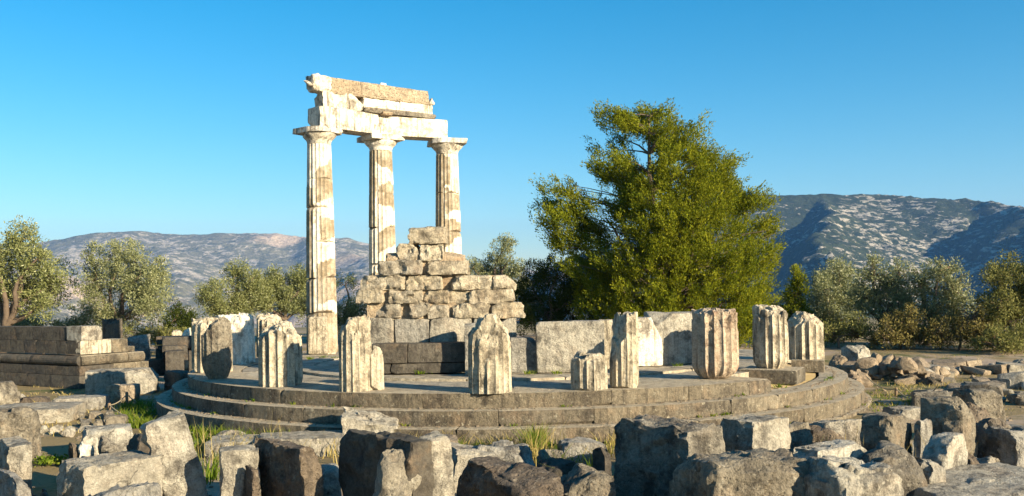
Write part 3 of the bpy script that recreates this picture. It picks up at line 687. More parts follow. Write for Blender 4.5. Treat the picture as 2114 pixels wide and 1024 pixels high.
def boulder(name, label, uL, uR, vt, vb, depth=None, mat='rough_limestone', deg=20, tilt=(0, 0), cat='boulder', group=None, z=GZ, sink=.05, **kw):
    u = (uL + uR) / 2; p = gp(u, vb, z); s = F / (p.y + CD); SEED[0] += 1
    W = (uR - uL) / s; H = (vb - vt) / s; D = depth or W * .8; th = R(deg)
    W2 = W / (math.cos(th) + .4 * math.sin(th))
    kw.setdefault('facet', .034); kw.setdefault('chips', 14); kw.setdefault('chip', .2); kw.setdefault('res', .035); kw.setdefault('rough', .035); kw.setdefault('r', .05); kw.setdefault('lump', .05); kw.setdefault('warp', .1); kw.setdefault('maxn', 34)
    o = stone_obj(name, W2, D, H + sink, mat, SEED[0], p + Vector((0, D / 2, -sink)), (tilt[0], tilt[1], th), **kw)
    return tag(o, label, cat, group)
B, K = boulder, blk
FG = 'fallen stones before the platform'
# left foreground
B('boulder', 'pale granular boulder at the left edge of the picture, upper one', -60, 48, 852, 965, .7, 'rough_limestone', chips=7, group=FG)
K('stone_block', 'pale squared block below the granular boulder at the left edge', -50, 10, 62, 922, 1045, 35, 'grey_limestone', group=FG)
K('stone_block', 'low slab in the bottom left corner with a dark shaded front', -120, 30, 60, 992, 1080, 40, 'grey_limestone', group=FG)
K('stone_block', 'long block with a rough black end and a smooth lit face, bottom left', 45, 168, 345, 966, 1100, 48, 'grey_limestone', group=FG, chips=4, chip=.05, warp=.015, D=.62, W=.85)
B('boulder', 'pale rounded stone cut by the bottom edge at the left', 158, 306, 1008, 1130, .5, 'grey_limestone', group=FG)
K('leaning_slab', 'tall leaning slab with streaked grain, left foreground', 306, 346, 432, 868, 1060, 34, 'grey_limestone', D=.3, tilt=(R(3), R(-15)), group=FG, cat='stone slab', chips=6, chip=.07, warp=.03, H=1.02)
K('stone_shard', 'dark jagged shard leaning behind the tall leaning slab', 232, 262, 300, 905, 1010, 37, 'dark_limestone', tilt=(0, R(12)), group=FG, cat='shard')
K('stone_shard', 'white pointed shard, small, before the low block at left', 154, 160, 190, 909, 972, 30, 'pale_marble', D=.14, group=FG, cat='shard', cuts=[((1, 0, .9), .14)])
K('stone_shard', 'grey pointed shard right of the white pointed shard', 189, 206, 245, 905, 975, 40, 'rough_limestone', D=.16, group=FG, cat='shard', cuts=[((1, 0, 1.), .16)])
K('stone_shard', 'brown rounded shard left of the white pointed shard', 130, 148, 160, 917, 972, 40, 'brown_stone', group=FG, cat='shard')
K('stone_block', 'low wide block with dark left end behind the pointed shards', 134, 166, 272, 890, 955, 26, 'grey_limestone', group=FG)
for i, (a, b, t_, v) in enumerate(((36, 72, 868, 898), (70, 106, 874, 906), (90, 128, 868, 897), (116, 160, 879, 905), (154, 190, 866, 888))):
    B('small_stone', ['leftmost of five grey stones in a row by the left path', 'second from the left of five grey stones by the left path', 'middle one of five grey stones in a row by the left path', 'fourth from the left of five grey stones by the left path', 'rightmost of five grey stones in a row by the left path'][i], a, b, t_, v, None, 'grey_limestone', 15 * i, group='small stones by the left path', cat='stone', res=.05)
K('stone_slab', 'large flat step-like slab at the left edge', -60, -40, 140, 850, 880, 12, 'grey_limestone', D=1.3, group=FG, cat='stone slab', chips=4)
K('stone_slab', 'flat slab behind the large step-like slab, near the rope post', 96, 102, 208, 824, 848, 10, 'grey_limestone', D=.7, group=FG, cat='stone slab')
K('stone_slab', 'thin brick-like slab on the pink path at left', 33, 38, 96, 822, 833, 8, 'brown_stone', D=.35, group=FG, cat='stone slab')
B('boulder', 'rough pale rock at the left edge beside the pink path', -40, 24, 790, 838, .6, 'rough_limestone', group=FG)
B('boulder', 'small pale rock just right of the rough rock by the pink path', 18, 44, 800, 832, .4, 'grey_limestone', group=FG)
K('stone_block', 'large many-sided block in front of the moulded foundation', 166, 176, 316, 768, 818, 14, 'grey_limestone', D=.9, chips=8, chip=.18, group=FG, broken='')
K('stone_block', 'cream-faced small block standing before the large many-sided block', 208, 214, 278, 797, 834, 10, 'tan_rubble', D=.4, group=FG, chips=6)
K('stone_block', 'dark shaded block between the many-sided block and the platform', 316, 372, 400, 770, 812, 39, 'dark_limestone', group=FG)
for i, (a, b, t_, v) in enumerate(((138, 168, 853, 868), (170, 208, 852, 866), (205, 226, 850, 870), (150, 182, 868, 884), (180, 210, 868, 886), (208, 256, 860, 884))):
    K('rubble_stone', ['back left rubble stone before the front left rope post', 'back middle rubble stone before the front left rope post', 'back rubble stone touching the front left rope post', 'front left rubble stone before the front left rope post', 'front middle rubble stone before the front left rope post', 'long front rubble stone beside the green grass by the rope'][i], a, a + 6, b, t_, v, 15, 'rough_limestone', D=.3, group='rubble by the rope', cat='stone', res=.06)
B('boulder', 'flat grey rock in the grass at the foot of the steps, left', 427, 522, 892, 922, .5, 'grey_limestone', 5, group=FG)
K('stone_slab', 'broad flat slab between the leaning slab and the rough brown block', 404, 410, 545, 915, 945, 6, 'grey_limestone', D=.7, group=FG, cat='stone slab')
K('stone_slab', 'long thin slab with a blue shadow across it, under the pale boulder', 498, 506, 712, 910, 948, 4, 'grey_limestone', D=.8, group=FG, cat='stone slab')
K('stone_block', 'smooth grey upright block left of the rough brown block', 440, 458, 532, 935, 1075, 20, 'grey_limestone', D=.4, group=FG, chips=4, broken='')
K('stone_shard', 'thin brown wedge standing against the rough brown block', 482, 510, 524, 962, 1085, 40, 'brown_stone', group=FG, cat='shard', tilt=(0, R(6)))
# middle foreground
K('stone_block', 'rough dark brown cube-like block with a lit orange right side', 516, 622, 664, 932, 1090, 39, 'brown_stone', group=FG, rough=.03, broken='-x -y')
K('stone_block', 'small slab in blue shade right of the rough brown block', 655, 662, 698, 967, 1040, 15, 'grey_limestone', D=.4, group=FG)
B('boulder', 'pale angular boulder resting against the front steps', 697, 818, 842, 930, .6, 'grey_limestone', 10, group=FG, chips=10, chip=.3, lump=.03, r=.03)
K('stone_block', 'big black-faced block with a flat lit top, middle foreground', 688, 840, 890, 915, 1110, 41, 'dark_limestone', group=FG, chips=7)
B('stone_shard', 'rough ragged shard leaning on the big black-faced block', 748, 840, 925, 1120, .28, 'rough_limestone', 30, (R(-8), R(14)), cat='shard', group=FG, rough=.05)
K('leaning_slab', 'thin upright slab with a speckled white right face, middle foreground', 856, 893, 938, 903, 1085, 37, 'grey_limestone', group=FG, cat='stone slab', tilt=(R(3), R(-6)), cuts=[((1, 0, 1.5), .48)])
K('stone_block', 'pinkish flat-topped block behind the thin upright slab', 872, 880, 944, 912, 985, 12, 'tan_rubble', D=.6, group=FG)
K('stone_block', 'sloping grey block right of the thin upright slab', 905, 925, 1016, 935, 1020, 18, 'grey_limestone', D=.7, tilt=(0, R(8)), group=FG, chips=8)
B('boulder', 'flat-faced grey rock with dry grass before it, centre', 975, 1108, 925, 1005, .5, 'grey_limestone', 4, group=FG, r=.05, lump=.03)
K('stone_block', 'speckled pinkish rock with a pale ridge, bottom centre', 920, 1085, 1160, 985, 1110, 36, 'brown_stone', group=FG, chips=9, chip=.2, rough=.03)
K('stone_block', 'low pale block against the lowest step, left of the biggest black block', 1150, 1158, 1250, 914, 962, 6, 'grey_limestone', D=.4, group=FG)
B('boulder', 'small dark rock in the weedy gap left of the biggest black block', 1104, 1165, 930, 985, .5, 'rough_limestone', 20, group=FG)
B('boulder', 'dark broken rock in the hollow left of the biggest black block', 1140, 1262, 985, 1095, .7, 'rough_limestone', 25, group=FG)
B('boulder', 'low mossy rock in the weedy hollow at bottom centre', 1105, 1190, 960, 1020, .5, 'dark_limestone', 35, group=FG)
K('stone_shard', 'dark pointed slab touching the left of the biggest black block', 1212, 1246, 1258, 925, 1050, 39, 'dark_limestone', group=FG, cat='shard')
K('stone_block', 'biggest black block with a speckled lit right side', 1250, 1422, 1490, 880, 1062, 40, 'rough_limestone', group=FG, chips=6, rough=.025, broken='-x +z')
K('stone_block', 'squared block right of the biggest black one, lit side streaked', 1476, 1552, 1628, 872, 1020, 36, 'grey_limestone', group=FG, chips=4, chip=.05, warp=.02)
B('boulder', 'dark rounded boulder cut by the bottom edge, under the squared block', 1418, 1690, 955, 1120, .9, 'rough_limestone', 12, group=FG, rough=.045)
# right foreground
B('boulder', 'rough rounded stone wedged right of the squared block', 1602, 1676, 880, 968, .5, 'rough_limestone', 25, group=FG)
B('boulder', 'brown rounded stone behind the dark-ended block, right foreground', 1660, 1745, 886, 965, .5, 'brown_stone', 20, group=FG)
K('stone_slab', 'tilted slab half in blue shade at the foot of the steps, right', 1692, 1704, 1790, 880, 940, 15, 'grey_limestone', D=.6, group=FG, cat='stone slab', tilt=(R(-12), 0))
K('stone_block', 'block with a dark left end and a lit front, right foreground', 1624, 1694, 1782, 934, 1030, 42, 'grey_limestone', group=FG)
K('stone_block', 'upright block with rough dark face and narrow pale side, right foreground', 1767, 1836, 1878, 862, 1000, 40, 'rough_limestone', group=FG, chips=7)
K('stone_slab', 'thin pale upright slab between two dark-faced blocks at right', 1876, 1896, 1920, 864, 995, 38, 'grey_limestone', group=FG, cat='stone slab', cuts=[((-.5, 0, 1.2), .45)])
K('stone_block', 'tallest dark-faced block at the right, its pale side turned to the sun', 1892, 1984, 2012, 828, 985, 42, 'rough_limestone', group=FG, chips=8, chip=.14)
K('stone_block', 'pitted squared block behind the tallest block at right', 2002, 2012, 2070, 810, 920, 15, 'rough_limestone', D=.5, group=FG)
B('boulder', 'round brownish stone squeezed behind the tallest block', 2000, 2044, 828, 945, .4, 'brown_stone', 10, group=FG)
K('stone_block', 'pointed block with blue shaded left slope and lit right side', 1893, 1950, 1992, 905, 1045, 39, 'grey_limestone', group=FG, cuts=[((-1, 0, 1.2), .3)])
B('boulder', 'large rounded boulder cut by the bottom edge at right', 1681, 1884, 962, 1125, .7, 'grey_limestone', 25, group=FG, r=.12)
B('boulder', 'cracked boulder behind the large rounded one at right', 1775, 1920, 937, 1080, .6, 'rough_limestone', 15, group=FG)
K('stone_slab', 'small pale slab between the cracked boulder and the pointed block', 1912, 1918, 1948, 948, 1070, 20, 'grey_limestone', D=.3, group=FG, cat='stone slab')
B('boulder', 'brown craggy stone right of the pointed block', 1985, 2034, 914, 1015, .4, 'brown_stone', 20, group=FG)
B('boulder', 'grey lump between the craggy stone and the corner slab', 2022, 2080, 928, 1005, .5, 'grey_limestone', 10, group=FG)
B('boulder', 'dark ridged boulder at the right edge, middle height', 2030, 2114, 874, 975, .6, 'rough_limestone', 30, group=FG)
K('stone_block', 'block cut by the right edge beside the dark ridged boulder', 2086, 2096, 2160, 892, 985, 18, 'grey_limestone', D=.6, group=FG)
K('stone_slab', 'broad sloping slab filling the bottom right corner', 1955, 2010, 2330, 1003, 1110, 24, 'grey_limestone', D=1.1, H=.34, W=1.6, tilt=(R(3), R(-2)), group=FG, cat='stone slab', chips=5, warp=.02)
K('stone_slab', 'flat slab with a round hole-like mark behind the upright block', 1846, 1852, 1910, 846, 868, 10, 'grey_limestone', D=.5, group=FG, cat='stone slab')
# small fillers in the gaps, too alike to tell apart
rf = random.Random(77)
def front_free(u, v): return True
for k in range(105):
    u = rf.uniform(20, 2100); v = rf.uniform(962, 1080)
    w_ = rf.uniform(20, 62)
    B('rubble_stone', 'small broken stone wedged between the fallen blocks in the foreground', u, u + w_, v - w_ * rf.uniform(.4, .75), v, None, rf.choice(['grey_limestone', 'rough_limestone', 'brown_stone', 'rough_limestone']), rf.uniform(0, 70), cat='stone', group='rubble between the foreground blocks', res=.04, maxn=11, rough=.015, r=.01, lump=.0, chip=.32, facet=.02, warp=.14, tilt=(rf.uniform(-.5, .5), rf.uniform(-.5, .5)))

# ------------------------------------------------------------------ stones behind and beside the platform
BG = 'stones behind the platform'
p = gp(226, 722, -.1)
stump('broken_drum', 'dark smooth broken column drum behind the moulded foundation', 226, 722, 40, 659, 51, 'dark_limestone', z=-.2, group=BG, depth=.004)
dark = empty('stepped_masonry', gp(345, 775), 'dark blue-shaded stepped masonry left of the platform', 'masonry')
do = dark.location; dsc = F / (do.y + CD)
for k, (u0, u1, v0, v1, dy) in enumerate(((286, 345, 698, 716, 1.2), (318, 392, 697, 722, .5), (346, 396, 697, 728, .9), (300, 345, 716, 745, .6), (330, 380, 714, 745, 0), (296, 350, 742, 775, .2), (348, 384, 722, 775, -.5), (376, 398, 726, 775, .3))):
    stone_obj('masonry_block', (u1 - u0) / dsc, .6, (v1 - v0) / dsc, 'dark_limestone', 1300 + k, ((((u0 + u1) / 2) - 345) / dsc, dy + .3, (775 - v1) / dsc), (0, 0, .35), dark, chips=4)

B('boulder', 'dark cracked boulder behind the moulded foundation', 250, 300, 694, 760, .8, 'grey_limestone', group=BG)
K('stone_block', 'small pale fluted block on the far masonry', 350, 354, 372, 682, 760, 10, 'old_marble', D=.4, group=BG)
K('stone_block', 'small white ribbed block beside the grey fluted stump', 371, 374, 390, 678, 765, 10, 'pale_marble', D=.4, group=BG)
# right: heap of stones and scattered slabs
rr_ = random.Random(9)
B('boulder', 'tall pale boulder with dark left side at the left end of the rubble heap', 1754, 1802, 716, 772, .6, 'grey_limestone', 30, group=BG)
for (a, b, t_, v, lab) in ((1722, 1752, 732, 775, 'pale pointed stone between the platform edge and the tall pale boulder'), (1758, 1800, 762, 800, 'orange-lit block at the foot of the tall pale boulder')):
    B('boulder', lab, a, b, t_, v, .4, 'tan_rubble', 20, group=BG)
for k in range(64):                                    # the heap
    q = rr_.uniform(0, 1); hgt = rr_.uniform(0, 1) ** 1.3 * .62 * (1 - abs(q - .45) * 1.5)
    pz = gp(1795 + 150 * q, 796 - rr_.uniform(0, 18)); w_ = rr_.uniform(.22, .48)
    o = stone_obj('rubble_stone', w_, w_ * rr_.uniform(.6, 1), w_ * rr_.uniform(.4, .75), 'tan_rubble', 3000 + k, pz + Vector((0, rr_.uniform(0, 1.2), max(-.02, hgt))), (rr_.uniform(-.4, .4), rr_.uniform(-.4, .4), rr_.uniform(0, 3)), None, res=.07, chips=6, chip=.25, warp=.1, r=.02)
    tag(o, 'tan stone in the loose heap behind the right of the platform', 'stone', 'stones of the rubble heap')
for k in range(70):
    u = rr_.uniform(1800, 2150); v = rr_.uniform(756, 838)
    if u < 1900 and 792 < v: continue
    pz = gp(u, v); w_ = rr_.uniform(.35, .95)
    o = stone_obj('scattered_stone', w_, w_ * rr_.uniform(.5, .9), w_ * rr_.uniform(.2, .42), rr_.choice(['grey_limestone', 'grey_limestone', 'rough_limestone', 'tan_rubble']), 3200 + k, pz + Vector((0, 0, -.03)), (rr_.uniform(-.15, .15), rr_.uniform(-.15, .15), rr_.uniform(0, 3)), None, res=.08, chips=6, chip=.18, warp=.08)
    tag(o, 'low fallen slab scattered on the dry ground right of the platform', 'stone slab', 'slabs scattered at the right')
for k in range(26):
    pz = gp(rr_.uniform(-80, 170), rr_.uniform(838, 870)); w_ = rr_.uniform(.12, .3)
    o = stone_obj('rubble_stone', w_, w_ * .8, w_ * .5, 'grey_limestone', 3400 + k, pz, (0, 0, rr_.uniform(0, 3)), None, res=.08, chips=5, chip=.2)
    tag(o, 'small loose stone on the ground by the left path', 'stone', 'loose stones at the left')
# gravel nobody could count
rg = np.random.default_rng(5); n = 3500
Cc, Fc = shell(1, 1, 1); Cc = Cc / np.linalg.norm(Cc, axis=1)[:, None]
ctr = np.stack([rg.uniform(-15, 15, n), rg.uniform(-13, 3, n), np.zeros(n)], 1)
ctr = ctr[np.hypot(ctr[:, 0], ctr[:, 1]) > 7.7]; n = len(ctr); ctr[:, 2] = ground_z(ctr)
sz = rg.uniform(.012, .05, (n, 1, 1)) * rg.uniform(.6, 1.3, (n, 1, 3)) * [1, 1, .7]
for zz, r0 in ((-HR, R1), (-2 * HR, R1 + TR), (-3 * HR, R1 + 2 * TR)):       # chips lying on the treads
    m = 420; aa = rg.uniform(-1.7, 1.7, m); ra = r0 + .015 + np.abs(rg.normal(size=m)) * .07
    ctr = np.concatenate([ctr, np.stack([ra * np.sin(aa), -ra * np.cos(aa), np.full(m, zz + .006)], 1)]); sz = np.concatenate([sz, rg.uniform(.006, .028, (m, 1, 1)) * rg.uniform(.6, 1.3, (m, 1, 3)) * [1, 1, .6]])
n = len(ctr)
V = (Cc[None] * sz * rg.uniform(.75, 1.2, (n, len(Cc), 1)) + ctr[:, None]).reshape(-1, 3)
tag(obj('gravel', mesh('gravel', V, (Fc[None] + np.arange(n)[:, None, None] * len(Cc)).reshape(-1, 4), MATS['tan_rubble'], False)), 'pale gravel and chips on the dry ground', 'gravel', kind='stuff')

# ------------------------------------------------------------------ rope barrier
def tube(pts, rads, sides=6):
    pts = [Vector(q) for q in pts]; V = []; Fq = []
    for i, q in enumerate(pts):
        d = (pts[min(i + 1, len(pts) - 1)] - pts[max(i - 1, 0)]).normalized()
        a = d.orthogonal().normalized() if i == 0 else (a - d * a.dot(d)).normalized()
        b = d.cross(a)
        for k in range(sides):
            an = 2 * math.pi * k / sides; V.append(q + (a * math.cos(an) + b * math.sin(an)) * rads[i])
    for i in range(len(pts) - 1):
        for k in range(sides): Fq.append([i * sides + k, i * sides + (k + 1) % sides, (i + 1) * sides + (k + 1) % sides, (i + 1) * sides + k])
    return [tuple(v) for v in V], Fq
class Tubes:
    def __init__(s): s.V = []; s.F = []
    def add(s, pts, rads, sides=6):
        V, Fq = tube(pts, rads, sides); n = len(s.V); s.V += V; s.F += [[q + n for q in f] for f in Fq]
    def build(s, name, mat, parent=None): return obj(name, mesh(name, s.V, s.F, MATS[mat]), parent)
posts = []
for lab, u, vb, vt in (('short wooden rope post beside the cream-faced small block', 262, 841, 809), ('short wooden rope post left of the green grass', 226, 862, 832), ('short wooden rope post on the dry ground right of the platform', 1850, 819, 800)):
    q = gp(u, vb); s = F / (q.y + CD); h = (vb - vt) / s; T = Tubes()
    T.add([q + Vector((0, 0, -.02)), q + Vector((0, 0, h * .95)), q + Vector((0, 0, h)), q + Vector((0, 0, h + .002))], [.032, .03, .024, .001], 10)
    tag(T.build('rope_post', 'wood_post'), lab, 'post', 'rope posts'); posts.append(q + Vector((0, 0, h * .85)))
def rope(a, b, sag, lab):
    T = Tubes(); pts = [a.lerp(b, k / 14) - Vector((0, 0, sag * (1 - (2 * k / 14 - 1) ** 2))) for k in range(15)]
    T.add(pts, [.011] * 15, 6); tag(T.build('rope', 'rope'), lab, 'rope')
rope(posts[0], posts[1], .05, 'rope between the two left posts')
rope(posts[0], gp(330, 838) + Vector((0, 0, .03)), .12, 'rope running from the left post to the platform steps')
rope(posts[1], gp(300, 880) + Vector((0, 0, .03)), .05, 'rope trailing from the front left post into the grass')
rope(gp(300, 890) + Vector((0, 0, .05)), gp(700, 918) + Vector((0, 0, .05)), .03, 'rope lying along the foot of the steps')
rope(posts[2], gp(1790, 806) + Vector((0, 0, .3)), .1, 'rope from the right post to the platform')
rope(posts[2], gp(1935, 838) + Vector((0, 0, .35)), .22, 'sagging rope from the right post to the tallest block')

# ------------------------------------------------------------------ trees
def leaves(name, C, A, L, Wd, mat, parent, seed):
    "one small diamond-shaped leaf spray per row: centre C, axis A, length L, width Wd"
    g = np.random.default_rng(seed); A = A / np.maximum(np.linalg.norm(A, axis=1), 1e-6)[:, None]
    S = np.cross(A, g.normal(size=A.shape)); S /= np.maximum(np.linalg.norm(S, axis=1), 1e-6)[:, None]; Nn = np.cross(A, S)
    L = L[:, None]; Wd = Wd[:, None]
    V = np.stack([C - A * L * .5, C + S * Wd * .5 + Nn * Wd * .15, C + A * L * .5, C - S * Wd * .5 + Nn * Wd * .15], 1).reshape(-1, 3)
    return obj(name, mesh(name, V, np.arange(len(V)).reshape(-1, 4), MATS[mat], False), parent)
def clumps(cent, rad, per, g, up=.4, stretch=(1, 1, 1)):
    "leaf positions and axes in round sprays about the clump centres, denser to the outside"
    n = len(cent); D = g.normal(size=(n, per, 3)); D /= np.linalg.norm(D, axis=2)[..., None]
    rr = g.uniform(.15, 1, (n, per, 1)) ** .6 * rad[:, None, None]
    C = cent[:, None] + D * rr * np.array(stretch); A = D + g.normal(size=D.shape) * .55 + [0, 0, up]
    return C.reshape(-1, 3), A.reshape(-1, 3)
def limb(T, a, b, r0, r1, g, wob=.12, n=7, sides=6, rise=.1):
    a, b = Vector(a), Vector(b); L = (b - a).length; pts = []
    ph = g.uniform(0, 6, 3)
    for k in range(n):
        q = k / (n - 1); e = math.sin(math.pi * q) * L * wob
        pts.append(a.lerp(b, q) + Vector((math.sin(ph[0] + 4 * q) * e, math.sin(ph[1] + 4 * q) * e, math.sin(ph[2] + 3 * q) * e * .5 + rise * L * math.sin(math.pi * q) * .5)))
    T.add(pts, [r0 + (r1 - r0) * (k / (n - 1)) ** .8 for k in range(n)], sides); return pts
def blob_tree(name, label, d, trunk_uv, blobs, mat, n_cl, per, seed, cat='tree', group=None, cr=.34, leaf=(.115, .038), trunk_r=.16, dens=1., twigs=40, lowtrunk=True, up=.3, fill=.35, thin=None):
    "blobs: (u, v, radius u, radius v) of the foliage masses as seen, the whole at distance d"
    g = np.random.default_rng(seed); s = F / d
    b0 = dp(trunk_uv[0], trunk_uv[1], d); b0.z = float(ground_z(np.array([[b0.x, b0.y, 0]]))[0]) - .05
    root = empty(name, b0, label, cat, group); cs = []; wts = np.array([b[2] * b[3] for b in blobs], float); wts /= wts.sum(); ctrs = []
    rm = max(b[2] for b in blobs) / s
    for k, (u, v, ru, rv) in enumerate(blobs):
        c = np.array(dp(u, v, d)) - np.array(b0); off = g.uniform(-.7, .7) * rm; c[1] += off; ctrs.append(c)
        m = max(3, int(n_cl * wts[k])); D = g.normal(size=(m, 3)); D /= np.linalg.norm(D, axis=1)[:, None]
        rr = np.where(g.random((m, 1)) < fill, g.uniform(.2, .8, (m, 1)), g.uniform(.8, 1.08, (m, 1)))
        rr = rr * (1 + .22 * fbm(D * 1.7 + seed, seed + k, 2))[:, None]
        cs.append(c + D * rr * [ru / s, (ru + rv) / 2 / s, rv / s])
    cs = np.concatenate(cs); keep = fbm(cs * .8 + seed, seed + 2, 3) > -.28
    cs = cs[keep]; cs = cs[cs[:, 2] > .25]
    rad = g.uniform(.55, 1.2, len(cs)) * cr
    C, A = clumps(cs, rad, int(per * 1.35), g, up); n = len(C)
    L = g.uniform(.6, 1.3, n) * leaf[0]; Wd = g.uniform(.6, 1.3, n) * leaf[1]
    leaves('crown', C, A, L, Wd, mat, root, seed)
    T = Tubes(); mean = np.mean(ctrs, axis=0); fork = Vector((mean[0] * .35, mean[1] * .3, max(.5, mean[2] * .45)))
    limb(T, (0, 0, 0), fork, trunk_r, trunk_r * .7, g, .06, 8, 9)
    for c in ctrs:
        limb(T, fork, c, trunk_r * .6, .035, g, .1)
    T.build('trunk', 'bark', root)
    T = Tubes()
    for k in g.choice(len(cs), min(twigs, len(cs)), replace=False):
        c = cs[k]; j = np.argmin([np.linalg.norm(c - q) for q in ctrs]); limb(T, Vector(ctrs[j]), Vector(c), .03, .008, g, .12, 5, 4)
    if T.V: T.build('branches', 'twig', root)['kind'] = 'stuff'
    return root
OL = 'olive trees around the ruin'
blob_tree('olive_tree', 'large olive tree at the left edge with leaning trunk', 33, (-6, 720), [(20, 545, 62, 50), (80, 585, 48, 50), (18, 610, 60, 42), (52, 495, 30, 32), (98, 535, 26, 30), (-60, 560, 70, 80), (88, 630, 30, 22)], 'olive_leaf', 420, 60, 11, group=OL, trunk_r=.22)
blob_tree('olive_tree', 'rounded silvery olive tree above the broken drum', 41, (236, 705), [(250, 535, 52, 38), (305, 568, 50, 42), (212, 580, 42, 42), (262, 600, 70, 60), (322, 615, 36, 46), (205, 640, 38, 34), (270, 655, 70, 32)], 'pale_olive_leaf', 480, 60, 12, group=OL)
blob_tree('olive_tree', 'olive tree behind the stumps, left of the tall columns', 44, (470, 705), [(482, 568, 24, 26), (448, 612, 32, 32), (500, 610, 36, 36), (470, 645, 45, 34), (520, 580, 14, 22)], 'olive_leaf', 300, 55, 13, group=OL)
blob_tree('olive_tree', 'olive tree just left of the nearest tall column', 45, (590, 710), [(556, 578, 26, 28), (600, 590, 36, 34), (622, 570, 20, 22), (575, 620, 48, 34), (540, 610, 26, 36), (620, 635, 36, 32)], 'olive_leaf', 360, 55, 14, group=OL)
blob_tree('olive_tree', 'olive foliage seen between the left and middle columns', 46, (715, 710), [(712, 590, 26, 26), (718, 630, 28, 34), (698, 655, 24, 30), (740, 640, 30, 40)], 'olive_leaf', 180, 55, 15, group=OL)
blob_tree('olive_tree', 'thin-topped olive tree right of the ruined wall', 46, (1015, 705), [(1042, 506, 22, 17), (1056, 528, 20, 18), (1030, 530, 22, 16), (1012, 552, 44, 24), (975, 552, 22, 18), (1062, 552, 18, 20), (1030, 590, 60, 30), (1000, 630, 60, 40)], 'pale_olive_leaf', 420, 50, 16, group=OL, cr=.3)
blob_tree('olive_tree', 'pale olive tree right of the small yellow-green conifer', 40, (1720, 735), [(1712, 585, 26, 40), (1745, 565, 30, 34), (1700, 635, 40, 42), (1760, 610, 40, 46), (1690, 600, 16, 30), (1735, 660, 50, 40)], 'pale_olive_leaf', 330, 50, 17, group=OL, cr=.32)
blob_tree('olive_tree', 'twiggy olive tree behind the domed stump', 37, (1815, 745), [(1800, 570, 34, 36), (1845, 580, 34, 42), (1785, 620, 40, 44), (1835, 640, 45, 46), (1870, 625, 26, 34)], 'pale_olive_leaf', 260, 40, 18, group=OL, twigs=150, cr=.3)
blob_tree('olive_tree', 'olive tree with an open forked crown above the rubble heap', 36, (1915, 745), [(1900, 585, 26, 40), (1932, 558, 30, 28), (1962, 592, 30, 36), (1915, 640, 45, 46), (1965, 650, 36, 44), (1985, 615, 22, 28)], 'pale_olive_leaf', 240, 40, 19, group=OL, twigs=160, cr=.3)
blob_tree('olive_tree', 'dark olive tree at the right edge', 33, (2090, 760), [(2055, 575, 32, 34), (2095, 555, 38, 26), (2110, 605, 50, 46), (2050, 630, 38, 40), (2085, 670, 60, 50), (2150, 590, 50, 60)], 'dark_olive_leaf', 380, 50, 20, group=OL, twigs=120, cr=.3)
SH = 'shrubs behind the ruin'
blob_tree('shrub', 'brown twiggy undergrowth below the pale olive tree', 35, (1730, 745), [(1720, 700, 55, 34), (1770, 695, 40, 38)], 'dark_olive_leaf', 150, 45, 21, 'shrub', SH, twigs=120, trunk_r=.05, cr=.28)
blob_tree('shrub', 'dark brown undergrowth behind the rubble heap', 34, (1860, 750), [(1840, 700, 50, 40), (1895, 695, 45, 42), (1870, 665, 40, 30)], 'dry_leaf', 170, 45, 22, 'shrub', SH, twigs=160, trunk_r=.05, cr=.28)
blob_tree('shrub', 'reddish twiggy undergrowth under the forked olive tree', 33, (1980, 755), [(1960, 700, 45, 42), (2010, 690, 45, 44), (2000, 655, 34, 30)], 'dry_leaf', 170, 45, 23, 'shrub', SH, twigs=160, trunk_r=.05, cr=.28)
blob_tree('shrub', 'dense undergrowth at the right edge behind the scattered slabs', 31, (2090, 760), [(2060, 715, 45, 40), (2110, 715, 50, 45)], 'dark_olive_leaf', 150, 45, 24, 'shrub', SH, twigs=120, trunk_r=.05, cr=.28)
blob_tree('shrub', 'yellow-green scrub filling the gap between juniper and small conifer', 41, (1610, 735), [(1605, 650, 30, 40), (1665, 665, 34, 36), (1620, 690, 40, 30)], 'olive_leaf', 140, 50, 61, 'shrub', SH, trunk_r=.05, cr=.3)
blob_tree('shrub', 'dark bluish bush between two olive trees at left', 40, (375, 705), [(372, 658, 26, 26), (400, 672, 22, 22)], 'cypress_leaf', 90, 60, 25, 'shrub', SH, trunk_r=.05, cr=.3)
blob_tree('shrub', 'pale green shrub row behind the moulded foundation', 39, (90, 705), [(40, 672, 40, 20), (90, 672, 45, 22), (140, 680, 40, 20)], 'pale_olive_leaf', 150, 50, 26, 'shrub', SH, trunk_r=.05, cr=.28)
blob_tree('shrub', 'low grey-green shrub below the silvery olive tree', 38, (300, 715), [(290, 692, 50, 16), (350, 694, 40, 14), (200, 694, 40, 14)], 'dark_olive_leaf', 120, 45, 27, 'shrub', SH, trunk_r=.05, cr=.25)
blob_tree('conifer', 'dark shaded conifer bush left of the big juniper', 37, (1130, 730), [(1100, 580, 36, 44), (1150, 570, 50, 40), (1085, 625, 40, 50), (1200, 600, 50, 60), (1140, 640, 55, 60), (1180, 640, 50, 70), (1085, 665, 30, 30)], 'cypress_leaf', 560, 60, 28, cr=.3, leaf=(.09, .03), up=.8)
blob_tree('conifer', 'small yellow-green conifer right of the big juniper', 39, (1640, 735), [(1640, 570, 12, 24), (1642, 605, 20, 34), (1636, 645, 26, 36), (1650, 680, 26, 30)], 'juniper_leaf', 120, 60, 29, cr=.26, leaf=(.12, .04), up=.8, trunk_r=.08)

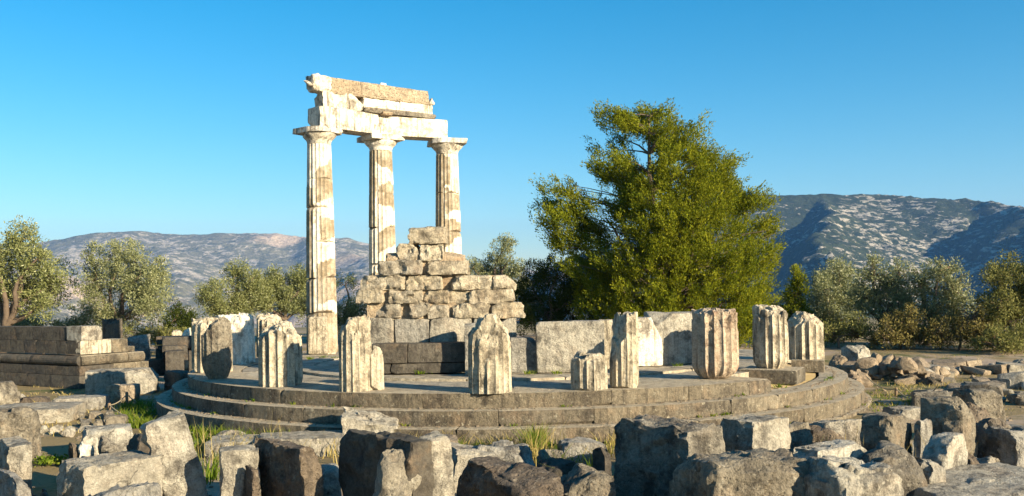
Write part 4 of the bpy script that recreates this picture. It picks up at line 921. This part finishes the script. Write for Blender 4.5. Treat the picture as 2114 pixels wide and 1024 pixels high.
# the big juniper
def juniper():
    d = 36.; s = F / d; g = np.random.default_rng(3)
    b0 = dp(1385, 745, d); b0.z = GZ - .05
    root = empty('juniper_tree', b0, 'big yellow-green juniper tree behind the platform', 'tree')
    prof = [(226, 1316, 1352), (250, 1246, 1390), (282, 1222, 1410), (312, 1222, 1448), (355, 1240, 1488), (400, 1275, 1528), (445, 1255, 1566), (490, 1215, 1590), (545, 1200, 1592), (600, 1190, 1580), (650, 1190, 1580), (705, 1200, 1580)]
    pv = np.array([q[0] for q in prof]); pl = np.array([q[1] for q in prof]); pr = np.array([q[2] for q in prof])
    cs = []; axes = []
    vv = pv[0] + (pv[-1] - pv[0]) * g.random(16000)
    for v in vv:
        l, r_ = np.interp(v, pv, pl), np.interp(v, pv, pr); c, hw = (l + r_) / 2, (r_ - l) / 2
        if g.random() > hw / 215: continue
        an = g.uniform(0, 2 * math.pi); q = g.uniform(0, 1) ** .35
        u = c + math.cos(an) * q * hw; dy = math.sin(an) * q * min(hw, 190) / s
        p = dp(u, v, d); p.y += dy
        nz_ = fbm(np.array([[p.x * .75, p.y * .5, p.z * 1.05]]), 40, 3)[0]
        if nz_ < -.16: continue
        cs.append((p - b0)[:]); axes.append((math.cos(an) * .7, math.sin(an) * .7, .9))
        if len(cs) > 780: break
    # separate arms reaching out to the left
    for (u0, v0, u1, v1, n, w_) in ((1330, 560, 1130, 408, 26, 22), (1260, 470, 1135, 385, 12, 14), (1250, 540, 1145, 485, 16, 20), (1300, 400, 1218, 338, 7, 12), (1210, 470, 1125, 440, 6, 14), (1300, 600, 1175, 560, 8, 18), (1380, 300, 1245, 248, 9, 12), (1450, 320, 1515, 342, 4, 8), (1560, 450, 1606, 480, 5, 8), (1500, 400, 1566, 430, 4, 8), (1390, 290, 1440, 280, 4, 8), (1340, 260, 1338, 222, 4, 8), (1330, 250, 1380, 228, 3, 8), (1300, 270, 1287, 240, 3, 8)):
        yo = g.uniform(-1.2, 1.2)
        for k in range(n):
            q = g.uniform(.35, 1.02); p = dp(u0 + (u1 - u0) * q + g.normal() * w_ * .6, v0 + (v1 - v0) * q + g.normal() * w_ * .6, d); p.y += yo * q + g.normal() * w_ / s
            cs.append((p - b0)[:]); axes.append((np.sign(u1 - u0) * .7, 0, .8))
    cs = np.array(cs); axes = np.array(axes); nb_ = len(cs); tu = 8
    off = g.normal(size=(nb_, tu, 3)); off /= np.linalg.norm(off, axis=2)[..., None]
    off = off * g.uniform(.1, .5, (nb_, tu, 1)) * g.uniform(.6, 1.15, (nb_, 1, 1)) * [1, 1, .8] + (axes[:, None] * [1, 1, .5]) * g.uniform(-.35, .3, (nb_, tu, 1))
    cs = (cs[:, None] + off).reshape(-1, 3); axes = np.repeat(axes, tu, 0) + g.normal(size=(nb_ * tu, 3)) * .25
    n, per = len(cs), 44
    rad = g.uniform(.10, .20, n)
    # upright tufts: stretched along each clump's own axis
    ax = axes / np.linalg.norm(axes, axis=1)[:, None]
    D = g.normal(size=(n, per, 3)); D /= np.linalg.norm(D, axis=2)[..., None]
    rr = g.uniform(.2, 1, (n, per, 1)) ** .5 * rad[:, None, None]
    C = cs[:, None] + D * rr + ax[:, None] * (g.uniform(-.2, .3, (n, per, 1)))
    A = D * .6 + ax[:, None] + g.normal(size=D.shape) * .35
    C = C.reshape(-1, 3); A = A.reshape(-1, 3); m = len(C)
    leaves('crown', C, A, g.uniform(.06, .14, m), g.uniform(.026, .046, m), 'juniper_leaf', root, 5)
    T = Tubes(); spine = []
    top = dp(1340, 240, d) - b0
    pts = limb(T, (0, 0, 0), top, .3, .03, g, .03, 14, 10, 0)
    for (u, v) in ((1300, 640), (1480, 640), (1430, 560), (1250, 560), (1500, 470), (1330, 470)):
        e = dp(u, v - 110, d) - b0; e.y += g.uniform(-1.5, 1.5); limb(T, pts[2], e, .13, .03, g, .08, 9, 7)
    T.build('trunk', 'bark', root); T = Tubes()
    for k in g.choice(n, 330, replace=False):
        c = cs[k]; j = min(range(14), key=lambda i: abs(pts[i].z - (c[2] - .35 * math.hypot(c[0] - pts[i].x, c[1] - pts[i].y))))
        limb(T, pts[j], c, .05, .01, g, .07, 6, 4)
    T.build('branches', 'bark', root)
juniper()

# ------------------------------------------------------------------ grass and weeds
def blades(name, label, spots, mat, seed, wid=.008):
    "spots: (x, y, z, count, spread, height, lean)"
    g = np.random.default_rng(seed); V = []; Fq = []
    for (x, y, z, n, sp, h, ln) in spots:
        for k in range(n):
            a = g.uniform(0, 6.3); rr = abs(g.normal()) * sp; px, py = x + math.cos(a) * rr, y + math.sin(a) * rr
            hh = h * g.uniform(.45, 1.15); dx, dy = g.normal() * ln * hh + math.cos(a) * ln * hh * .6, g.normal() * ln * hh + math.sin(a) * ln * hh * .6
            b = g.uniform(0, 3.14); wx, wy = math.cos(b) * wid, math.sin(b) * wid; i = len(V)
            for q in (0, .55, 1):
                ww = (1, .7, .08)[(0, .55, 1).index(q)]; cx, cy, cz = px + dx * q * q, py + dy * q * q, z + hh * (q - .18 * q * q * ln * 2)
                V += [(cx - wx * ww, cy - wy * ww, cz), (cx + wx * ww, cy + wy * ww, cz)]
            Fq += [[i, i + 1, i + 3, i + 2], [i + 2, i + 3, i + 5, i + 4]]
    return tag(obj(name, mesh(name, V, Fq, MATS[mat], False)), label, 'grass', kind='stuff')
gs = []; gr = random.Random(3)
for k in range(46): q = gp(gr.uniform(240, 318), gr.uniform(838, 884)); gs.append((q.x, q.y, q.z, 22, .08, .2, .35))
for k in range(60):
    u = gr.uniform(330, 720); a = -math.acos(max(-1, min(1, (u - U0) / 731))) ; q = gp(u, 902 + 22 * (u - 330) / 390 + gr.uniform(-4, 8)); gs.append((q.x, q.y, q.z, 16, .08, .26, .3))
for k in range(26): q = gp(gr.uniform(880, 1290), gr.uniform(922, 940)); gs.append((q.x, q.y, q.z, 14, .08, .24, .3))
for k in range(12): q = gp(gr.uniform(1090, 1120), gr.uniform(935, 965)); gs.append((q.x, q.y, q.z, 26, .05, .48, .22))
for (u, v, z) in ((582, 796, 0), (610, 770, 0), (668, 740, 0), (690, 742, 0), (640, 742, 0), (1350, 755, .02), (1400, 757, .02), (1090, 772, .03), (1150, 772, .03), (870, 772, .03), (1610, 800, -HR), (1240, 757, 0), (560, 760, 0), (770, 770, 0), (450, 760, 0)): q = gp(u, v, z); gs.append((q.x, q.y, q.z, 40, .06, .1, .6))
for k in range(60): q = gp(gr.uniform(1790, 1900), gr.uniform(808, 850)); gs.append((q.x, q.y, q.z, 12, .08, .07, .5))
for (u, v) in ((1800, 985), (1830, 980), (1150, 985), (1180, 995), (420, 1000), (440, 990), (1690, 965), (1925, 960), (2060, 940), (1200, 1010), (1225, 990), (1140, 1005), (1215, 1030)): q = gp(u, v); gs.append((q.x, q.y, q.z, 26, .08, .42, .3))
for k in range(46):
    st = gr.choice([0, 1, 2]); aa = gr.uniform(-1.2, 1.3); rr2 = R1 + TR * st + .03
    gs.append((rr2 * math.sin(aa), -rr2 * math.cos(aa), -HR * (st + 1) + .004, 12, .05, .07, .6))
for k in range(90): q = gp(gr.uniform(330, 900), gr.uniform(912, 945)); gs.append((q.x, q.y, q.z, 10, .1, .24, .3)) if math.hypot(q.x, q.y) > 7.45 else None
blades('green_grass', 'green grass tufts at the foot of the steps and in the cracks', gs, 'green_blade', 1)
ds = []
for k in range(150): q = gp(gr.uniform(-30, 330), gr.uniform(792, 900)); ds.append((q.x, q.y, q.z, 9, .12, .1, .5))
for k in range(110): q = gp(gr.uniform(1790, 2120), gr.uniform(770, 850)); ds.append((q.x, q.y, q.z, 9, .15, .12, .5))
for k in range(150): q = gp(gr.uniform(330, 1700), gr.uniform(918, 965)); ds.append((q.x, q.y, q.z, 9, .1, .32, .3))
for k in range(14): q = gp(gr.uniform(1095, 1118), gr.uniform(935, 965)); ds.append((q.x, q.y, q.z, 20, .05, .42, .25))
for k in range(22): q = gp(gr.uniform(985, 1100), gr.uniform(985, 1010)); ds.append((q.x, q.y, q.z, 9, .08, .26, .25))
for k in range(90): q = gp(gr.uniform(-100, 2200), gr.uniform(700, 770)); ds.append((q.x, q.y, q.z, 8, .3, .14, .5)) if math.hypot(q.x, q.y) > 7.6 else None
blades('dry_grass', 'dry yellow grass on the ground around the platform', ds, 'dry_blade', 2)
stalks = []
for k in range(60): q = gp(gr.choice([gr.uniform(400, 600), gr.uniform(1090, 1150), gr.uniform(1700, 2050)]), gr.uniform(925, 1000)); stalks.append((q.x, q.y, q.z, 2, .05, .62, .18))
blades('dry_stalks', 'thin dry seed stalks standing among the fallen stones', stalks, 'dry_blade', 3, .004)
g = np.random.default_rng(8); wd = empty('leafy_weed', gp(108, 960), 'small leafy green weed on bare earth at the left', 'plant')
cs = g.normal(size=(420, 3)) * [.13, .1, .03] + [0, 0, .07]; leaves('leaf_cluster', cs, g.normal(size=(420, 3)) + [0, 0, .3], g.uniform(.03, .06, 420), g.uniform(.02, .045, 420), 'green_blade', wd, 8)['kind'] = 'stuff'

# ------------------------------------------------------------------ air
def haze():
    t = NT('haze_air'); v = t.N('VolumePrincipled'); v.inputs['Color'].default_value = (.18, .45, 1, 1); v.inputs['Density'].default_value = 7.5e-5; v.inputs['Anisotropy'].default_value = .1
    t.L(v.outputs[0], t.out.inputs['Volume'])
    C, Fq = shell(1, 1, 1); V = C * [9500, 4700, 400] + [0, 4400, 250]
    tag(obj('haze', mesh('haze', V, Fq, MATS['haze_air'], False)), kind='stuff')
haze()
